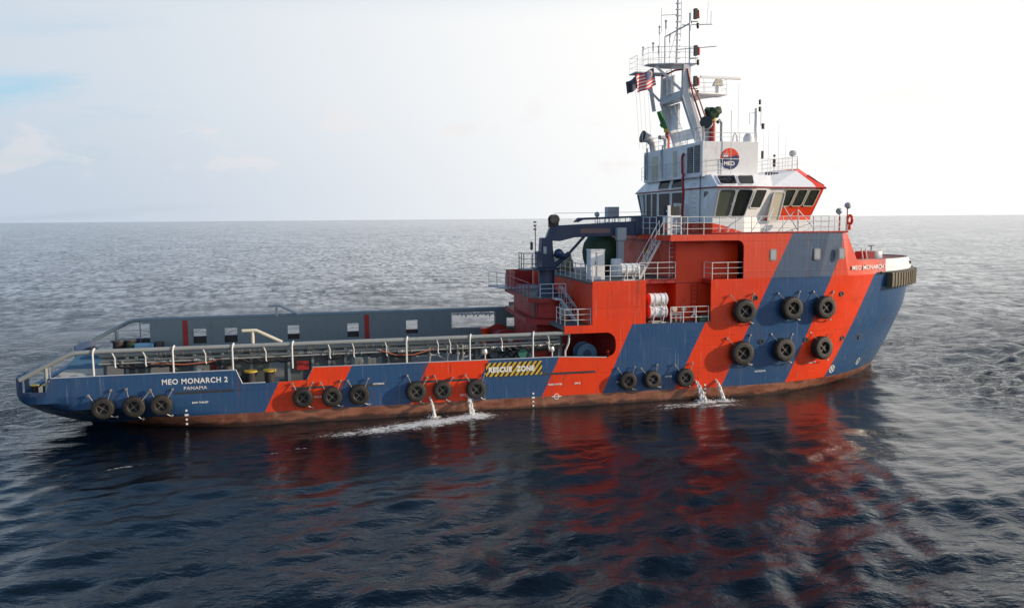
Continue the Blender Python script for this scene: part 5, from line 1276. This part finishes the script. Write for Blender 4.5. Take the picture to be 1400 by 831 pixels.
# ================================================================= TYRE FENDERS
def tyre_parts(r, w, drop, spread):
    o = bpy.data.objects.new('tyre_fender', None); COL.objects.link(o)
    k = r; prof = [(.50*k, -w*.42), (.56*k, -w*.5), (.80*k, -w*.52), (.93*k, -w*.46), (1.0*k, -w*.3), (1.0*k, w*.3), (.93*k, w*.46), (.80*k, w*.52), (.56*k, w*.5), (.50*k, w*.42)]
    mb = MB(); mb.lathe(prof, (0, 0, 0), 'y', 32, close=True)
    for i in range(26):
        a = 2*math.pi*i/26; rot = Matrix.Rotation(-a, 3, 'Y')
        mb.obox(Vector((r*1.0*math.cos(a), 0, r*1.0*math.sin(a))), (.05, w*.62, r*.12), rot)
    ty = mb.build('tyre', m_black, o, smooth=True)
    MB().lathe([(.0, -.02), (.52*k, -.02), (.52*k, .06), (.0, .06)], (0, 0, 0), 'y', 20).build('rim', m_hub, ty)
    mb = MB()
    for a in (R(45), R(135)): mb.obox((0, -w*.2, 0), (r*1.0, .05, r*.13), Matrix.Rotation(-a, 3, 'Y'))
    mb.lathe([(.0, -w*.3), (.12*k, -w*.3), (.14*k, -w*.2), (0, -w*.2)], (0, 0, 0), 'y', 12); mb.build('hub_cross', m_cross, ty)
    for s_ in (-1, 1):
        mb = MB(); a = Vector((s_*r*.62, -.05, r*.72)); b_ = Vector((s_*(r*.62+spread), w*.5, r*.72+drop)); n = 9
        for i in range(n):
            p0, p1 = a.lerp(b_, i/n), a.lerp(b_, (i+.82)/n); mb.tube([p0, p0.lerp(p1, .5), p1], [.018, .042 if i % 2 else .03, .018], 6)
        mb.lathe([(.0, -.09), (.06, -.09), (.07, .0), (0, .0)], (b_.x, b_.y, b_.z), 'y', 8)
        mb.build('chain', m_chain, o)
    mb = MB(); mb.tube([(r*.45, 0, -r*.9), (r*.75, .1, -r*1.12), (r*.95, w*.4, -r*1.15)], .03, 6); mb.lathe([(.0, -.05), (.06, -.05), (.07, .03), (0, .03)], (r*.97, w*.4, -r*1.15), 'y', 8); mb.build('tail_chain', m_chain, o)
    return o
small = tyre_parts(.545, .40, .42, .22)
big = tyre_parts(.70, .52, .45, .32)
Tl = [(4.42, 1.37, 'black tyre fender nearest the stern, first of three under the bare blue stern'),
 (5.93, 1.37, 'black tyre fender, middle of the three near the stern'),
 (7.26, 1.37, 'black tyre fender near the stern, just left of the port lettering'),
 (14.5, 1.37, 'black tyre fender on the first red stripe from the stern, left one'),
 (16.05, 1.36, 'black tyre fender at the right edge of the first red stripe'),
 (17.52, 1.36, 'black tyre fender on blue just right of the first red stripe'),
 (20.67, 1.37, 'black tyre fender at the left edge of the second red stripe'),
 (22.15, 1.37, 'black tyre fender in the middle of the second red stripe, between water jets'),
 (24.08, 1.37, 'black tyre fender just left below the hazard striped panel'),
 (33.22, 1.38, 'small black tyre fender on blue below the life rafts, left of three'),
 (34.76, 1.37, 'small black tyre fender on blue below the life rafts, middle of three'),
 (36.87, 1.37, 'small black tyre fender on the edge of blue and red, beside the forward jets')]
first = True
for x, z, lab in Tl:
    o = small if first else copy_tree(small); first = False
    k_ = random.uniform(.93, 1.05); o.scale = (k_, random.uniform(.88, 1.0), k_); o.location = (x, -7.5-.24, z+random.uniform(-.03, .03)); o.rotation_euler = (R(random.uniform(-3, 3)), R(random.uniform(-12, 12)), R(random.uniform(-4, 4)))
    tag(o, lab, 'tyre fender', 'tyre fenders along the hull')
first = True
for x, z, lab in ((40.65, 5.3, 'large tyre fender in the upper bow row, leftmost, on red'), (43.85, 5.38, 'large tyre fender in the upper bow row, middle, on blue'), (46.25, 5.33, 'large tyre fender in the upper bow row, rightmost, on blue by red'),
                  (40.55, 2.73, 'large tyre fender in the lower bow row, leftmost'), (43.4, 2.8, 'large tyre fender in the lower bow row, middle, on blue'), (46.25, 2.75, 'large tyre fender in the lower bow row, rightmost, on red')):
    o = big if first else copy_tree(big); first = False
    q, n_ = skin(x, z, .30); o.location = q; o.rotation_euler = (R(random.uniform(-4, 2)), R(random.uniform(-9, 9)), math.atan2(n_.x, -n_.y)); k_ = random.uniform(.96, 1.05); o.scale = (k_, 1, k_)
    tag(o, lab, 'tyre fender', 'tyre fenders along the hull')

# ================================================================= DISCHARGE WATER AND FOAM
def water_mat(name, col):
    m = bpy.data.materials.new(name); m.use_nodes = True
    t = NT(m.node_tree); b = m.node_tree.nodes['Principled BSDF']
    g = t.node('ShaderNodeNewGeometry')
    t.put(b.inputs['Base Color'], t.mix(t.ramp(t.noise(g.outputs['Position'], 9, 5, .7), .4, .65), (.45, .46, .44, 1), col))
    b.inputs['Roughness'].default_value = .35; b.inputs['Subsurface Weight'].default_value = 0
    return m
m_jet = water_mat('white_water', (.92, .91, .86, 1))
def jet(x, y0, y1, z0, label, dx):
    mb = MB(); pts = [(x+dx*i/14, y0+(y1-y0)*i/14, z0*(1-(i/14)**1.55)-.03) for i in range(15)]
    for k in range(9):
        ox, oy, ph = random.gauss(0, 1), random.gauss(0, 1), random.uniform(0, 6)
        sp = [(p_[0]+ox*(.02+.07*(i/14)), p_[1]+oy*(.02+.07*(i/14)), p_[2]+.01*math.sin(i+ph)) for i, p_ in enumerate(pts)]
        mb.tube(sp, [max(.006, (.042+.014*(i/14))*(1+.55*math.sin(i*1.9+ph)+.25*math.sin(i*3.7+ph*2))) for i in range(15)], 6)
    for i in range(70):
        f = random.random()**.6; p_ = Vector(pts[int(f*14)]); s_ = .05+.16*f
        mb.ball(p_+Vector((random.gauss(0, s_), random.gauss(0, s_), random.gauss(0, .06))), random.uniform(.008, .022), 6)
    for i in range(60):
        p_ = Vector(pts[-1]); a = random.uniform(0, 6.28); d = abs(random.gauss(0, .3)); mb.ball(p_+Vector((d*math.cos(a)*1.2, d*math.sin(a), random.uniform(0, .18)*(1-min(1, d)))), random.uniform(.015, .05), 6)
    tag(mb.build('water_jet', m_jet, smooth=True, fix=False), label, 'water jet', 'cooling water jets from the hull side')
jet(21.45, -7.52, -8.5, 1.0, 'white water jet falling from the second red stripe, nearer the stern', .12)
jet(23.66, -7.5, -8.4, 1.0, 'thick white water jet left of the tyre by the hazard panel', .14)
jet(37.68, -7.5, -8.3, 1.1, 'thin foaming water jet just right of the small tyre, left of the forward pair', .14)
jet(39.0, -7.5, -8.3, 1.1, 'thin foaming water jet, right of the forward pair below the large tyres', .14)
def foam_mat():
    m = bpy.data.materials.new('sea_foam'); m.use_nodes = True; nt = m.node_tree
    t = NT(nt); b = nt.nodes['Principled BSDF']; out = nt.nodes['Material Output']
    g = t.node('ShaderNodeNewGeometry'); pos = g.outputs['Position']
    uv = t.node('ShaderNodeUVMap'); s = t.node('ShaderNodeSeparateXYZ'); t.put(s.inputs[0], uv.outputs[0])
    dens = s.outputs[0]
    nz = t.noise(t.mapping(pos, (1.0, 1.8, 1)), 3.4, 9, .75, 1.2); vz = t.node('ShaderNodeTexVoronoi', feature='DISTANCE_TO_EDGE'); t.put(vz.inputs['Vector'], t.mix(.25, pos, t.node('ShaderNodeTexNoise').outputs[1])); vz.inputs['Scale'].default_value = 3.0
    web = t.ramp(vz.outputs[0], .0, .12, 1, 0)
    cov = t.math('ADD', t.math('ADD', t.math('MULTIPLY', dens, 1.0), t.math('MULTIPLY', t.math('SUBTRACT', nz, .5), 3.4)), t.math('MULTIPLY', web, .12))
    a = t.ramp(cov, .38, .95)
    tr = t.node('ShaderNodeBsdfTransparent'); mx = t.node('ShaderNodeMixShader')
    t.put(mx.inputs[0], a); t.l.new(tr.outputs[0], mx.inputs[1]); t.l.new(b.outputs[0], mx.inputs[2]); t.l.new(mx.outputs[0], out.inputs[0])
    b.inputs['Base Color'].default_value = (.75, .77, .76, 1); b.inputs['Roughness'].default_value = .6
    bn = t.node('ShaderNodeBump'); t.put(bn.inputs['Height'], nz); bn.inputs['Strength'].default_value = .8; bn.inputs['Distance'].default_value = .08; t.put(b.inputs['Normal'], bn.outputs[0])
    return m
m_foam = foam_mat()
def foam(name, blobs, box, label):
    """sheet riding on the sea surface; density = sum of soft blobs along streaks"""
    x0, x1, y0, y1 = box; xs = np.arange(x0, x1, .12); ys = np.arange(y0, y1, .12); Xf, Yf = np.meshgrid(xs, ys, indexing='ij')
    d = np.zeros_like(Xf)
    for bx_, by_, sx, sy, a, rot in blobs:
        u = (Xf-bx_)*math.cos(rot)+(Yf-by_)*math.sin(rot); v = -(Xf-bx_)*math.sin(rot)+(Yf-by_)*math.cos(rot)
        d = np.maximum(d, a*np.exp(-(u/sx)**2-(v/sy)**2))
    zf = sea_h(Xf, Yf, .2)+.012+.05*np.clip(d-.4, 0, 1)
    vs = np.stack([Xf, Yf, zf], -1).reshape(-1, 3); nyf = len(ys); fs = []; uvv = d.reshape(-1)
    for i in range(len(xs)-1):
        for j in range(nyf-1):
            if max(d[i, j], d[i+1, j+1], d[i+1, j], d[i, j+1]) > .06: fs.append((i*nyf+j, (i+1)*nyf+j, (i+1)*nyf+j+1, i*nyf+j+1))
    me = bpy.data.meshes.new(name); me.from_pydata(vs.tolist(), [], fs); l = me.uv_layers.new(name='UVMap')
    arr = np.empty(len(me.loops), dtype=np.int32); me.loops.foreach_get('vertex_index', arr)
    l.data.foreach_set('uv', np.stack([uvv[arr], uvv[arr]], 1).ravel().astype(np.float32))
    me.materials.append(m_foam); me.polygons.foreach_set('use_smooth', [True]*len(me.polygons))
    o = bpy.data.objects.new(name, me); COL.objects.link(o); tag(o, label, 'foam', kind='stuff')
foam('jet_foam', [(23.8, -8.8, 1.1, .75, 1.15, 0), (22.8, -9.1, 1.4, .7, 1.0, .2), (21.4, -9.5, 1.5, .85, 1.15, .1), (20.0, -9.9, 1.6, .85, .95, .15), (18.5, -10.3, 1.8, .8, .78, .12), (16.9, -10.6, 1.6, .6, .6, .1)],
     (12, 25.8, -12.8, -7.65), 'streak of white foam on the sea under the two jets nearer the stern')
foam('bow_jet_foam', [(37.9, -8.6, .9, .5, 1.0, 0), (39.1, -8.5, .9, .4, 1.0, 0), (36.8, -9.1, 1.2, .5, .72, .2), (38.3, -9.5, 1.4, .35, .7, .1), (35.9, -8.9, 1.3, .4, .62, 0), (35.2, -9.4, .9, .3, .55, .3)],
     (33.5, 41, -11.2, -7.8), 'lacy patch of white foam on the sea under the forward pair of jets')
foam('stern_wake_foam', [(6.6, -14.5, .8, .08, .75, .35), (7.0, -14.0, .4, .06, .7, .2), (12.9, -13.2, .7, .06, .66, .3), (14.6, -12.6, .4, .05, .62, .2)], (4, 17, -16, -11.5), 'few thin foam flecks on the dark water off the stern')
